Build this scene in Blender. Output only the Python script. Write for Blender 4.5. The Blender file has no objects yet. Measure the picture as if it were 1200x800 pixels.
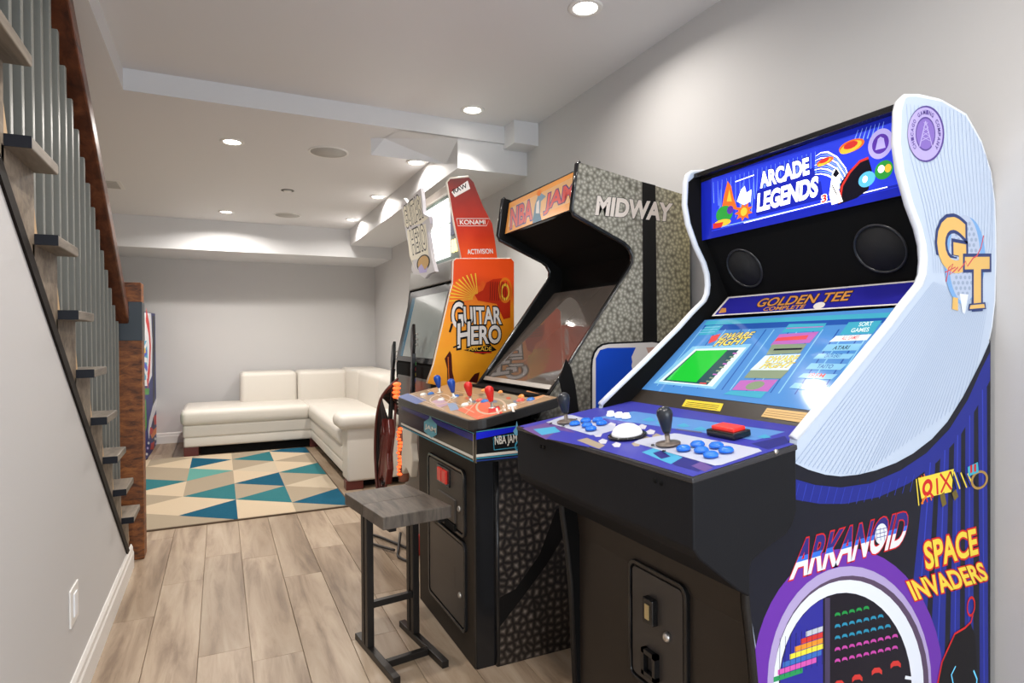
import bpy, bmesh, math, random
import numpy as np
from mathutils import Vector, Matrix
random.seed(7)
C = bpy.context.scene.collection
SC = bpy.context.scene
# ------------------------------------------------------------------ camera
YAW, PITCH, ROLL, FPX, CAMH = math.radians(25.47), math.radians(-0.4345), math.radians(-0.4389), 717.96, 1.25
_f = np.array([math.sin(YAW)*math.cos(PITCH), math.cos(YAW)*math.cos(PITCH), math.sin(PITCH)])
_r = np.array([math.cos(YAW), -math.sin(YAW), 0.0]); _u = np.cross(_r, _f)
_r2 = math.cos(ROLL)*_r + math.sin(ROLL)*_u; _u2 = -math.sin(ROLL)*_r + math.cos(ROLL)*_u
cd = bpy.data.cameras.new('camera'); cam = bpy.data.objects.new('camera', cd); C.objects.link(cam)
cd.sensor_width = 36; cd.lens = FPX/1200*36; cd.clip_start = 0.05; cd.clip_end = 60
M = Matrix.Identity(4)
for i in range(3):
    M[i][0] = _r2[i]; M[i][1] = _u2[i]; M[i][2] = -_f[i]
M[2][3] = CAMH
cam.matrix_world = M; SC.camera = cam
# ------------------------------------------------------------------ world, exposure
SC.view_settings.view_transform = 'Standard'; SC.view_settings.look = 'None'
SC.view_settings.gamma = 1; SC.view_settings.use_curve_mapping = False
SC.view_settings.exposure = 0.0
w = bpy.data.worlds.new('world'); SC.world = w; w.use_nodes = True
w.node_tree.nodes['Background'].inputs[0].default_value = (0.80, 0.90, 1.0, 1)
w.node_tree.nodes['Background'].inputs[1].default_value = 0.6
# daylight through the big opening behind the photographer
def area(name, loc, size, power, color, rot, shape='RECTANGLE', size_y=None, spread=None):
    d = bpy.data.lights.new(name, 'AREA'); d.shape = shape; d.size = size
    if size_y: d.size_y = size_y
    d.energy = power; d.color = color
    if spread: d.spread = spread
    o = bpy.data.objects.new(name, d); C.objects.link(o); o.location = loc; o.rotation_euler = rot
    return o
area('window_daylight', (0.6, -2.35, 1.2), 2.6, 88, (0.86, 0.93, 1.0), (math.radians(90), 0, 0), size_y=2.1)

# ------------------------------------------------------------------ helpers
def ray(px, py):
    a = (px-600)/FPX; b = -(py-400)/FPX
    return a*_r2 + b*_u2 + _f
CAMP = np.array([0, 0, CAMH])
class Plane:
    """a real plane in the room: a point and a normal facing the viewer's side"""
    def __init__(s, p, n):
        s.p = np.array(p, float); s.n = np.array(n, float); s.n /= np.linalg.norm(s.n)
    def at(s, px, py, off=0.0):
        d = ray(px, py); t = np.dot(s.p-CAMP, s.n)/np.dot(d, s.n)
        return CAMP + t*d + s.n*off
def P_Y(y): return Plane((0, y, 0), (0, -1, 0))
def P_X(x, sgn=-1): return Plane((x, 0, 0), (sgn, 0, 0))
def P_XZ(a, b):
    """plane along Y through the two (x, z) points, facing -x"""
    dx, dz = b[0]-a[0], b[1]-a[1]
    n = (-dz, 0, dx)
    return Plane((a[0], 0, a[1]), n)

MATS = {}
def mat(name, color, rough=0.5, metal=0.0, emit=0.0, spec=0.5, bump=None, coat=0.0, ecol=None):
    if name in MATS: return MATS[name]
    m = bpy.data.materials.new(name); m.use_nodes = True; nt = m.node_tree
    b = nt.nodes['Principled BSDF']
    b.inputs['Base Color'].default_value = (*color, 1); b.inputs['Roughness'].default_value = rough
    b.inputs['Metallic'].default_value = metal; b.inputs['Specular IOR Level'].default_value = spec
    b.inputs['Coat Weight'].default_value = coat
    if emit:
        b.inputs['Emission Color'].default_value = (*(ecol or color), 1); b.inputs['Emission Strength'].default_value = emit
    # every material gets a faint procedural variation
    tc = nt.nodes.new('ShaderNodeTexCoord'); no = nt.nodes.new('ShaderNodeTexNoise')
    sc, st = bump if bump else (60, 0.02)
    no.inputs['Scale'].default_value = sc; no.inputs['Detail'].default_value = 4
    bp = nt.nodes.new('ShaderNodeBump'); bp.inputs['Strength'].default_value = st; bp.inputs['Distance'].default_value = 0.01
    nt.links.new(tc.outputs['Object'], no.inputs['Vector']); nt.links.new(no.outputs['Fac'], bp.inputs['Height'])
    if bump: nt.links.new(bp.outputs['Normal'], b.inputs['Normal'])
    MATS[name] = m; return m
def ramp(nt, stops):
    r = nt.nodes.new('ShaderNodeValToRGB'); e = r.color_ramp.elements
    while len(e) < len(stops): e.new(0.5)
    for el, (p, c) in zip(e, stops): el.position = p; el.color = (*c, 1)
    return r
def srgb(r, g, b):
    f = lambda c: ((c/255+0.055)/1.055)**2.4 if c > 10 else c/255/12.92
    return (f(r), f(g), f(b))

class MB:
    def __init__(s): s.v = []; s.f = []; s.m = []; s.mats = []; s.smooth = []
    def mi(s, m):
        if m not in s.mats: s.mats.append(m)
        return s.mats.index(m)
    def add(s, vs, fs, m, smooth=False):
        k = len(s.v); i = s.mi(m)
        s.v += [tuple(float(c) for c in v) for v in vs]
        for f in fs: s.f.append(tuple(k+j for j in f)); s.m.append(i); s.smooth.append(smooth)
        return s
    def box(s, x0, x1, y0, y1, z0, z1, m):
        vs = [(x, y, z) for x in (x0, x1) for y in (y0, y1) for z in (z0, z1)]
        return s.add(vs, [(0,1,3,2), (4,6,7,5), (0,4,5,1), (2,3,7,6), (0,2,6,4), (1,5,7,3)], m)
    def prism_y(s, prof, y0, y1, m):           # prof in (x, z)
        n = len(prof)
        vs = [(x, y0, z) for x, z in prof] + [(x, y1, z) for x, z in prof]
        fs = [tuple(range(n)), tuple(range(2*n-1, n-1, -1))] + [(i, n+i, n+(i+1) % n, (i+1) % n) for i in range(n)]
        return s.add(vs, fs, m)
    def prism_x(s, prof, x0, x1, m):           # prof in (y, z)
        n = len(prof)
        vs = [(x0, y, z) for y, z in prof] + [(x1, y, z) for y, z in prof]
        fs = [tuple(range(n)), tuple(range(2*n-1, n-1, -1))] + [(i, n+i, n+(i+1) % n, (i+1) % n) for i in range(n)]
        return s.add(vs, fs, m)
    def prism_z(s, prof, z0, z1, m):
        n = len(prof)
        vs = [(x, y, z0) for x, y in prof] + [(x, y, z1) for x, y in prof]
        fs = [tuple(range(n)), tuple(range(2*n-1, n-1, -1))] + [(i, n+i, n+(i+1) % n, (i+1) % n) for i in range(n)]
        return s.add(vs, fs, m)
    def slab(s, pts, n, t, m):                 # polygon in space, thickened by t along -n
        n = Vector(n).normalized(); k = len(pts)
        vs = [Vector(p) for p in pts]; vs += [p - n*t for p in vs]
        fs = [tuple(range(k)), tuple(range(2*k-1, k-1, -1))] + [(i, k+i, k+(i+1) % k, (i+1) % k) for i in range(k)]
        return s.add(vs, fs, m)
    def lathe(s, base, axis, prof, m, n=20, cap=True):   # prof list of (radius, height)
        a = Vector(axis).normalized(); u = a.orthogonal().normalized(); v = a.cross(u); b = Vector(base)
        vs = []; fs = []
        for r, h in prof:
            for i in range(n):
                t = 2*math.pi*i/n; vs.append(b + a*h + (u*math.cos(t)+v*math.sin(t))*r)
        for j in range(len(prof)-1):
            for i in range(n):
                fs.append((j*n+i, j*n+(i+1) % n, (j+1)*n+(i+1) % n, (j+1)*n+i))
        if cap:
            fs.append(tuple(range(n-1, -1, -1))); k = (len(prof)-1)*n; fs.append(tuple(range(k, k+n)))
        return s.add(vs, fs, m, True)
    def tube(s, path, r, m, n=8):
        path = [Vector(p) for p in path]; vs = []; fs = []
        prev = None
        for j, p in enumerate(path):
            t = (path[min(j+1, len(path)-1)] - path[max(j-1, 0)]).normalized()
            u = (prev - t*prev.dot(t)).normalized() if prev is not None and (prev - t*prev.dot(t)).length > 1e-4 else t.orthogonal().normalized()
            prev = u; v = t.cross(u); rr = r[j] if isinstance(r, (list, tuple)) else r
            for i in range(n):
                a = 2*math.pi*i/n; vs.append(p + (u*math.cos(a)+v*math.sin(a))*rr)
        for j in range(len(path)-1):
            for i in range(n): fs.append((j*n+i, j*n+(i+1) % n, (j+1)*n+(i+1) % n, (j+1)*n+i))
        fs.append(tuple(range(n-1, -1, -1))); k = (len(path)-1)*n; fs.append(tuple(range(k, k+n)))
        return s.add(vs, fs, m, True)
    def build(s, name, parent=None, bevel=0, seg=2, sub=0, fixn=True):
        me = bpy.data.meshes.new(name)
        o = bpy.data.objects.new(name, me)
        off = Vector((0, 0, 0)); p = parent
        while p is not None: off += p.location; p = p.parent
        org = Vector((0, 0, 0))
        if parent is None:      # origin at the footprint's centre
            a = np.array(s.v); org = Vector(((a[:,0].min()+a[:,0].max())/2, (a[:,1].min()+a[:,1].max())/2, a[:,2].min()))
            o.location = org; off = org
        me.from_pydata([tuple(Vector(v)-off) for v in s.v], [], s.f)
        for m in s.mats: me.materials.append(m)
        me.polygons.foreach_set('material_index', s.m); me.polygons.foreach_set('use_smooth', s.smooth)
        if fixn:
            bm = bmesh.new(); bm.from_mesh(me); bmesh.ops.recalc_face_normals(bm, faces=bm.faces); bm.to_mesh(me); bm.free()
        me.update(); C.objects.link(o)
        if parent is not None: o.parent = parent
        if bevel:
            b = o.modifiers.new('bevel', 'BEVEL'); b.width = bevel; b.segments = seg; b.limit_method = 'ANGLE'; b.angle_limit = math.radians(35)
            b.harden_normals = False
        if sub:
            q = o.modifiers.new('sub', 'SUBSURF'); q.levels = sub; q.render_levels = sub
        return o
def tag(o, label, cat, group=None):
    o['label'] = label; o['category'] = cat
    if group: o['group'] = group
    return o
def struct(o): o['kind'] = 'structure'; return o
def thing(name, loc, label, cat, group=None):
    o = bpy.data.objects.new(name, None); C.objects.link(o); o.location = loc; o.empty_display_size = 0.1
    return tag(o, label, cat, group)

_tc = {}
def text_mesh(s, bold, shear):
    k = (s, bold, shear)
    if k in _tc: return _tc[k]
    cu = bpy.data.curves.new('lettering', 'FONT'); cu.body = s; cu.size = 1; cu.offset = bold; cu.shear = shear; cu.resolution_u = 4
    o = bpy.data.objects.new('lettering', cu); C.objects.link(o)
    dg = bpy.context.evaluated_depsgraph_get(); me = bpy.data.meshes.new_from_object(o.evaluated_get(dg))
    vs = [tuple(v.co) for v in me.vertices]; fs = [tuple(p.vertices) for p in me.polygons]
    bpy.data.objects.remove(o); bpy.data.curves.remove(cu); bpy.data.meshes.remove(me)
    _tc[k] = (vs, fs); return _tc[k]
class Art(MB):
    """flat print on a real plane: thin layers, each a little above the one before"""
    def __init__(s, plane, off=0.0006, step=0.00005):
        super().__init__(); s.pl = plane; s.o = off; s.st = 0.00002; s.hold = False
    def nx(s):
        if not s.hold: s.o += s.st
        return s.o
    def poly(s, pts, m):
        o = s.nx(); vs = [s.pl.at(*p, o) for p in pts]; return s.add(vs, [tuple(range(len(vs)))], m)
    def ell(s, c, r, u, m, n=28, a0=0, a1=2*math.pi, inner=0.0):
        o = s.nx(); c3, r3, u3 = (s.pl.at(*p, o) for p in (c, r, u)); r3 = r3-c3; u3 = u3-c3
        if inner <= 0 and a1-a0 > 6.2:
            vs = [c3+r3*math.cos(a0+(a1-a0)*i/n)+u3*math.sin(a0+(a1-a0)*i/n) for i in range(n)]
            return s.add(vs, [tuple(range(n))], m)
        vs = []; fs = []
        for i in range(n+1):
            t = a0+(a1-a0)*i/n; d = r3*math.cos(t)+u3*math.sin(t); vs += [c3+d, c3+d*inner]
        for i in range(n): fs.append((2*i, 2*i+2, 2*i+3, 2*i+1))
        return s.add(vs, fs, m)
    def line(s, pts, wd, m):
        o = s.nx(); P = [s.pl.at(*p, o) for p in pts]; vs = []; fs = []
        for i, p in enumerate(P):
            t = P[min(i+1, len(P)-1)]-P[max(i-1, 0)]; sd = np.cross(t, s.pl.n); sd /= np.linalg.norm(sd)+1e-9
            ww = wd[i] if isinstance(wd, (list, tuple)) else wd
            vs += [p+sd*ww/2, p-sd*ww/2]
        for i in range(len(P)-1): fs.append((2*i, 2*i+2, 2*i+3, 2*i+1))
        return s.add(vs, fs, m)
    def text(s, txt, ll, lr, ul, m, outline=None, ow=0.05, bold=0.02, shear=0.0):
        vs0, _ = text_mesh(txt, bold, shear)
        a = np.array(vs0); x0, y0 = a[:,0].min(), a[:,1].min(); W = a[:,0].max()-x0; H = a[:,1].max()-y0
        for mm, b in (((outline, bold+ow),) if outline else ()) + ((m, bold),):
            o = s.nx(); A, B, D = (s.pl.at(*p, o) for p in (ll, lr, ul))
            vs, fs = text_mesh(txt, b, shear)
            s.add([A+(B-A)*((v[0]-x0)/W)+(D-A)*((v[1]-y0)/H) for v in vs], fs, mm)
        return s
    def build(s, name, parent=None): return super().build(name, parent, fixn=False)

# ------------------------------------------------------------------ materials
def paint(name, col, rough=0.6):
    return mat(name, col, rough, bump=(180, 0.04), spec=0.3)
M_wall = paint('wall_paint_grey', (0.585, 0.575, 0.57)); M_ceil = paint('ceiling_paint', (0.74, 0.73, 0.735))
M_beam = paint('beam_paint', (0.70, 0.70, 0.71)); M_trim = mat('trim_white', (0.78, 0.76, 0.73), 0.35)
M_black = mat('black_laminate', (0.014, 0.012, 0.011), 0.45, spec=0.3, bump=(300, 0.05)); M_brown2 = mat('scuffed_brown_black', (0.030, 0.023, 0.017), 0.55, spec=0.15, bump=(200, 0.05)); M_blackg = mat('black_gloss', (0.012, 0.012, 0.013), 0.15)
M_brownblack = mat('satin_black_panel', (0.028, 0.021, 0.016), 0.42, spec=0.35, bump=(250, 0.04))
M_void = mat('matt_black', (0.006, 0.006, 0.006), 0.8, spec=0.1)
M_white = mat('white_print', (0.82, 0.84, 0.87), 0.35); M_molding = mat('white_molding', (0.80, 0.84, 0.90), 0.3)
M_steel = mat('steel', (0.62, 0.60, 0.57), 0.3, 0.9); M_dsteel = mat('dark_steel', (0.035, 0.032, 0.03), 0.4, 0.6)
def pr(name, c, e=0.0, rough=0.4): return mat(name, srgb(*c), rough, emit=e, spec=0.2)

def wood(name, c0, c1, c2, scale=(3, 3, 40), rough=0.45, rnd=0.25, knots=True, axis=1):
    m = bpy.data.materials.new(name); m.use_nodes = True; nt = m.node_tree; L = nt.links.new
    b = nt.nodes['Principled BSDF']; b.inputs['Roughness'].default_value = rough
    tc = nt.nodes.new('ShaderNodeTexCoord'); oi = nt.nodes.new('ShaderNodeObjectInfo')
    mp = nt.nodes.new('ShaderNodeMapping'); sc = [scale[0]]*3; sc[axis] = scale[1]; mp.inputs['Scale'].default_value = sc
    cmb = nt.nodes.new('ShaderNodeVectorMath'); cmb.operation = 'SCALE'; cmb.inputs[0].default_value = (37, 53, 71)
    L(oi.outputs['Random'], cmb.inputs['Scale']); add = nt.nodes.new('ShaderNodeVectorMath')
    L(tc.outputs['Object'], mp.inputs['Vector']); L(mp.outputs['Vector'], add.inputs[0]); L(cmb.outputs[0], add.inputs[1])
    n1 = nt.nodes.new('ShaderNodeTexNoise'); n1.inputs['Scale'].default_value = 1; n1.inputs['Detail'].default_value = 8; n1.inputs['Roughness'].default_value = 0.65; n1.inputs['Distortion'].default_value = 0.6
    L(add.outputs[0], n1.inputs['Vector'])
    n2 = nt.nodes.new('ShaderNodeTexNoise'); n2.inputs['Scale'].default_value = 0.28; n2.inputs['Detail'].default_value = 3; L(add.outputs[0], n2.inputs['Vector'])
    r = ramp(nt, [(0.32, c0), (0.5, c1), (0.7, c2)]); L(n1.outputs['Fac'], r.inputs['Fac'])
    mx = nt.nodes.new('ShaderNodeMix'); mx.data_type = 'RGBA'; mx.blend_type = 'MULTIPLY'; mx.inputs['Factor'].default_value = 1
    r2 = ramp(nt, [(0.35, (0.72, 0.68, 0.63)), (0.55, (1, 1, 1))]); L(n2.outputs['Fac'], r2.inputs['Fac'])
    L(r.outputs['Color'], mx.inputs[6]); L(r2.outputs['Color'], mx.inputs[7])
    hs = nt.nodes.new('ShaderNodeHueSaturation'); mr = nt.nodes.new('ShaderNodeMapRange'); mr.inputs['To Min'].default_value = 1-rnd/2; mr.inputs['To Max'].default_value = 1+rnd/2
    L(oi.outputs['Random'], mr.inputs['Value']); L(mr.outputs['Result'], hs.inputs['Value']); L(mx.outputs[2], hs.inputs['Color'])
    L(hs.outputs['Color'], b.inputs['Base Color'])
    bp = nt.nodes.new('ShaderNodeBump'); bp.inputs['Strength'].default_value = 0.15; bp.inputs['Distance'].default_value = 0.003
    L(n1.outputs['Fac'], bp.inputs['Height']); L(bp.outputs['Normal'], b.inputs['Normal'])
    return m
M_floor = wood('floor_oak', (0.22, 0.152, 0.100), (0.38, 0.285, 0.20), (0.46, 0.37, 0.275), (14, 1.4), 0.42, 0.12)
M_newel = wood('reclaimed_wood', (0.045, 0.014, 0.004), (0.20, 0.060, 0.011), (0.36, 0.13, 0.03), (16, 45), 0.55, 0, axis=2)
M_rail = wood('handrail_wood', (0.045, 0.014, 0.008), (0.12, 0.035, 0.015), (0.22, 0.075, 0.03), (20, 2), 0.35, 0)
M_tread = wood('tread_wood', (0.08, 0.066, 0.053), (0.18, 0.15, 0.118), (0.27, 0.23, 0.18), (22, 3), 0.5, 0.1)
M_string = wood('stringer_wood', (0.12, 0.09, 0.062), (0.21, 0.165, 0.12), (0.29, 0.235, 0.175), (30, 30), 0.6, 0)
M_stool = wood('weathered_grey_wood', (0.05, 0.042, 0.034), (0.115, 0.095, 0.078), (0.18, 0.152, 0.122), (6, 45), 0.5, 0.1, axis=0)
M_bal = mat('baluster_grey', (0.16, 0.165, 0.15), 0.4, 0.0, bump=(90, 0.05))
M_leather = mat('white_leather', (0.68, 0.64, 0.58), 0.42, bump=(220, 0.25))
M_mahog = mat('mahogany', (0.10, 0.018, 0.014), 0.3)

# ------------------------------------------------------------------ the shell
WX = 1.936; FY = 8.45; ZT = 2.675; ZC = 2.56
floor = struct(MB().box(-3.0, WX+0.1, -2.5, FY+0.1, -0.10, -0.012, M_floor).build('floor'))
_pl = {}
def plank(x0, y0, y1):
    L = round(y1-y0, 3)
    if L < 0.04: return
    if L not in _pl:
        mb = MB().box(0.0009, 0.1886, 0.0008, L-0.0008, -0.012, 0.0, M_floor)
        me_o = mb.build('plank'); me_o.data.transform(Matrix.Translation(me_o.location)); me_o.location = (0, 0, 0)
        b = me_o.modifiers.new('bevel', 'BEVEL'); b.width = 0.0012; b.segments = 1
        _pl[L] = me_o; o = me_o
    else:
        o = _pl[L].copy(); C.objects.link(o)
    o.parent = floor; o.location = Vector((x0, y0, 0)) - floor.location
for i in range(-4, 11):
    x = -0.091 + 0.1895*i
    y = 1.35 + random.choice([0, .2, .41, .62, .83, 1.0])
    if i == 0: y = 1.48
    if x+0.19 < -0.47: y = 3.9
    ys = [1.2 if x > -0.6 else 3.9]
    while y < FY: ys.append(y); y += 1.22
    ys.append(FY)
    for a, b_ in zip(ys, ys[1:]): plank(x, a, b_)

struct(MB().box(WX, WX+0.1, -2.5, FY+0.1, 0, 2.8, M_wall).build('wall_right'))
struct(MB().box(-3.0, WX+0.1, FY, FY+0.1, 0, 2.8, M_wall).build('wall_far'))
struct(MB().box(-3.1, -3.0, 3.9, FY+0.1, 0, 2.8, M_wall).build('wall_alcove'))
back = MB().box(-3.0, -0.7, -2.5, -2.4, 0, 2.8, M_wall).box(1.9, WX+0.1, -2.5, -2.4, 0, 2.8, M_wall)
back.box(-0.7, 1.9, -2.5, -2.4, 0, 0.08, M_wall).box(-0.7, 1.9, -2.5, -2.4, 2.25, 2.8, M_wall)
struct(back.build('wall_behind'))
struct(MB().box(-1.62, -1.52, -2.5, 4.1, 0, 2.8, M_wall).build('wall_stair'))
struct(MB().box(-3.0, -1.52, 3.95, 4.05, 0, 2.8, M_wall).build('wall_stair_end'))
# ceilings: low ceiling round a raised tray
struct(MB().box(-0.446, WX+0.1, -2.5, 3.787, ZT, ZT+0.1, M_ceil).build('ceiling'))
cl = MB().box(-3.0, WX+0.1, 3.787, FY+0.1, ZC, ZT+0.1, M_ceil)
struct(cl.build('ceiling_low'))
struct(MB().box(-3.0, -0.446, -2.5, 3.787, ZC, ZT+0.1, M_ceil).build('ceiling_left'))
# beam face strip and the boxed-in ducts on the right
struct(MB().box(-0.446, 1.76, 3.780, 3.787, ZC, ZT, M_beam).build('trim_1'))
struct(MB().box(1.757, WX, 3.63, 4.35, 2.525, ZT+0.02, M_beam).build('trim_2'))
struct(MB().box(1.425, WX, 3.80, FY, 2.365, ZC+0.02, M_beam).build('trim_3'))
struct(MB().box(-3.0, WX, 7.516, FY, 2.225, ZC+0.02, M_beam).build('trim_4'))
so = MB()
so.add([(.985, 3.99, ZC-.004), (.905, 4.03, 2.45), (1.43, 4.03, 2.45), (1.43, 3.79, ZC-.004), (1.03, 3.79, ZC-.004), (.905, 4.03, ZC+.01), (1.43, 4.03, ZC+.01)],
       [(0, 1, 2), (0, 2, 3), (0, 3, 4), (1, 2, 6, 5), (0, 1, 5)], M_beam)
struct(so.build('trim_5'))
# left wall under the stair, its slanted top follows the flight
def zl(y): return 0.937 - 0.75*(y-2.685)
struct(MB().prism_x([(-2.5, 0), (4.0, 0), (4.0, max(zl(4.0), 0.0)+0.001), (0.55, zl(0.55)), (0.55, 2.8), (-2.5, 2.8)], -0.56, -0.455, M_wall).build('wall_left'))
bbp = [(0, 0), (0.016, 0), (0.016, 0.085), (0.012, 0.095), (0.011, 0.115), (0.004, 0.13), (0, 0.13)]
struct(MB().prism_y([(-0.455+x, z) for x, z in bbp], -2.4, 3.93, M_trim).build('baseboard_left', bevel=0.001))
struct(MB().prism_x([(FY-x, z) for x, z in bbp], -3.0, WX, M_trim).build('baseboard_far'))
struct(MB().prism_y([(WX-x, z) for x, z in bbp], -2.4, FY, M_trim).build('baseboard_right'))

# ------------------------------------------------------------------ recessed lights
M_lamp = mat('lamp_lens', (1, 0.96, 0.88), 0.5, emit=14, ecol=(1, 0.93, 0.82))
def downlight(x, y, z, power, label, col=(1, 0.945, 0.88), spread=160):
    t = thing('recessed_light', (x, y, z), label, 'ceiling light', 'recessed downlights in the ceilings')
    MB().lathe((x, y, z-0.006), (0, 0, 1), [(0.052, 0.003), (0.056, 0), (0.072, 0), (0.076, 0.004), (0.076, 0.0065), (0.052, 0.0065)], M_trim, 28, cap=False).build('trim_ring', t)
    MB().lathe((x, y, z-0.0035), (0, 0, 1), [(0.0525, 0), (0.0525, 0.003)], M_lamp, 28).build('lens', t)
    l = area('downlight_lamp', (x, y, z-0.02), 0.10, power, col, (0, 0, 0), 'DISK'); l.data.spread = math.radians(spread)
    l.parent = t; l.location = (0, 0, -0.02)
downlight(1.445, 2.268, ZT, 9, 'nearest recessed downlight, in the raised ceiling above the arcade machines')
downlight(1.443, 3.58, ZT, 9, 'recessed downlight in the raised ceiling just in front of the white beam', spread=95)
downlight(0.085, 4.479, ZC, 26, 'recessed downlight in the low ceiling, left of the larger round speaker')
downlight(0.069, 6.965, ZC, 31, 'small far recessed downlight in the low ceiling above the rug and chaise')
downlight(1.335, 4.45, ZC, 11, 'recessed downlight beside the bulkhead, nearest of its row of three')
downlight(1.335, 5.671, ZC, 11, 'recessed downlight beside the bulkhead, middle of its row of three')
downlight(1.335, 6.876, ZC, 11, 'recessed downlight beside the bulkhead, farthest of its row of three')
downlight(0.25, 2.15, ZT, 14, 'added unseen fill downlight in the raised ceiling over the walkway, above the frame')  # added out of view as central fill light
downlight(0.2, 0.6, ZT, 18, 'added unseen fill downlight in the raised ceiling above the photographer')  # extra unseen lamp, fills the near end of the room
downlight(1.1, 0.45, ZT, 9, 'added unseen fill downlight in the raised ceiling at the near end of the machines')  # extra unseen lamp, evens out light on wall and machines
downlight(-1.6, 5.4, ZC, 16, 'added unseen fill downlight in the low ceiling of the alcove behind the stair')  # unseen lamp added to brighten the far left corner
M_spk = mat('speaker_grille', (0.50, 0.48, 0.45), 0.6, bump=(900, 0.3))
def ceil_speaker(x, y, r, label):
    t = thing('ceiling_speaker', (x, y, ZC), label, 'speaker', 'round in-ceiling speakers')
    MB().lathe((x, y, ZC-0.007), (0, 0, 1), [(r-0.012, 0.002), (r-0.008, 0), (r, 0.001), (r+0.002, 0.0075), (r-0.012, 0.0075)], M_trim, 32, cap=False).build('rim', t)
    MB().lathe((x, y, ZC-0.005), (0, 0, 1), [(r-0.012, 0), (r-0.012, 0.005)], M_spk, 32).build('grille', t)
ceil_speaker(0.702, 4.451, 0.135, 'larger round in-ceiling speaker beside the beam, nearer one')
ceil_speaker(0.66, 6.903, 0.135, 'smaller-looking round in-ceiling speaker farther back over the sofa')
t = thing('smoke_detector', (0.552, 5.751, ZC), 'small flat sprinkler cover disc in the low ceiling between the two speakers', 'detector')
MB().lathe((0.552, 5.751, ZC-0.012), (0, 0, 1), [(0.03, 0), (0.034, 0.004), (0.034, 0.008)], M_trim, 20).build('cover', t)
MB().lathe((0.552, 5.751, ZC-0.004), (0, 0, 1), [(0.055, 0), (0.055, 0.004)], mat('gap_grey', (0.2, 0.19, 0.18), 0.7), 20).build('recess', t)
t = thing('ceiling_vent', (-0.85, 6.1, ZC), 'white rectangular air vent in the low ceiling beside the handrail', 'vent')
MB().box(-1.0, -0.73, 5.95, 6.27, ZC-0.004, ZC, M_trim).build('frame', t, bevel=0.002)
for k in range(7): MB().box(-0.97, -0.76, 5.975+k*0.04, 5.998+k*0.04, ZC-0.009, ZC-0.004, M_spk).build('slat', t)
# light switch
t = thing('light_switch', (-0.455, 2.485, 0.366), 'white rocker outlet plate low on the grey wall under the stair', 'switch')
MB().box(-0.455, -0.449, 2.425, 2.545, 0.305, 0.428, M_trim).build('plate', t, bevel=0.002)
MB().box(-0.449, -0.445, 2.462, 2.508, 0.328, 0.405, M_white).build('rocker', t, bevel=0.001)

# ------------------------------------------------------------------ staircase
st = thing('staircase', (-1.0, 3.0, 0), 'open-sided staircase with brown wooden treads and thin grey balusters', 'staircase')
M_blk = mat('stair_black', (0.010, 0.007, 0.006), 0.55, spec=0.12); M_endcap = mat('tread_end_black', (0.006, 0.007, 0.012), 0.5, spec=0.25)
MB().prism_x([(0.6, zl(0.6)-0.0), (4.02, zl(4.02)), (4.02, zl(4.02)+0.05), (0.6, zl(0.6)+0.05)], -0.56, -0.448, M_blk).build('skirt_trim', st)
rear = [1.06+0.2567*i for i in range(12)]; ztop = [0.154+0.1985*(11-i) for i in range(12)]
for i in range(11):
    y0 = rear[i]; z1 = ztop[i]; y1 = rear[i+1]+0.018
    prof = [(y0, z1-0.03), (y0, z1), (y1-0.008, z1), (y1, z1-0.006), (y1, z1-0.024), (y1-0.008, z1-0.03)]
    tr = MB().prism_x(prof, -1.50, -0.405, M_tread).build('tread', st, bevel=0.003)
    MB().prism_x([(y0-0.003, z1-0.03), (y0-0.003, z1-0.001), (y0+0.001, z1), (y0+0.001, z1-0.03)], -0.47, -0.404, M_endcap).build('end_cap', tr)
    # riser with the sawtooth cheek of the stringer below this tread
    yr = rear[i+1]
    MB().box(-1.50, -0.46, yr-0.018, yr, z1-0.1985, z1-0.03, M_string).build('riser', st)
    MB().prism_x([(y0-0.02, zl(y0-0.02)+0.03), (y0-0.02, z1-0.03), (yr, z1-0.03), (yr, max(zl(yr), 0)+0.03)], -0.50, -0.458, M_string).build('stringer_cheek', st)
    c = MB(); c.add([(-0.459, yr, z1-0.115), (-0.459, yr+0.035, z1-0.1985), (-0.459, yr, z1-0.1985), (-0.475, yr, z1-0.115), (-0.475, yr+0.035, z1-0.1985), (-0.475, yr, z1-0.1985)],
        [(0, 1, 2), (3, 5, 4), (0, 3, 4, 1), (1, 4, 5, 2), (2, 5, 3, 0)], mat('raw_pine', (0.50, 0.33, 0.17), 0.6)); c.build('scotia_wedge', st)
def zr(y): return 1.335+0.745*(4.05-y)            # underside of the handrail
b0 = None
yb = 1.30
while yb < 4.0:
    k = max(j for j in range(12) if rear[j] <= yb) if yb >= rear[0] else 0
    zb = ztop[k]
    MB().box(-0.525, -0.499, yb-0.012, yb+0.012, zb, zr(yb)-0.075, M_bal).build('baluster', st, bevel=0.002)
    yb += 0.1095
MB().prism_x([(0.8, zr(0.8)-0.16), (4.04, zr(4.04)-0.16), (4.04, zr(4.04)), (0.8, zr(0.8))], -0.545, -0.528, M_blk).build('stairwell_dark_fill', st)  # added black plate stands in for the dark stairwell behind the baluster tops
MB().prism_x([(0.8, zr(0.8)), (4.045, zr(4.045)), (4.045, zr(4.045)+0.095), (0.8, zr(0.8)+0.095)], -0.545, -0.462, M_rail).build('handrail', st, bevel=0.008)
nw = MB().box(-0.53, -0.402, 4.05, 4.178, 0.0, 1.575, M_newel).build('newel_post', st, bevel=0.006)
MB().box(-0.533, -0.399, 4.047, 4.181, 1.245, 1.465, mat('blue_grey_steel', (0.045, 0.055, 0.065), 0.4, 0.4)).build('steel_band', nw, bevel=0.002)

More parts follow.
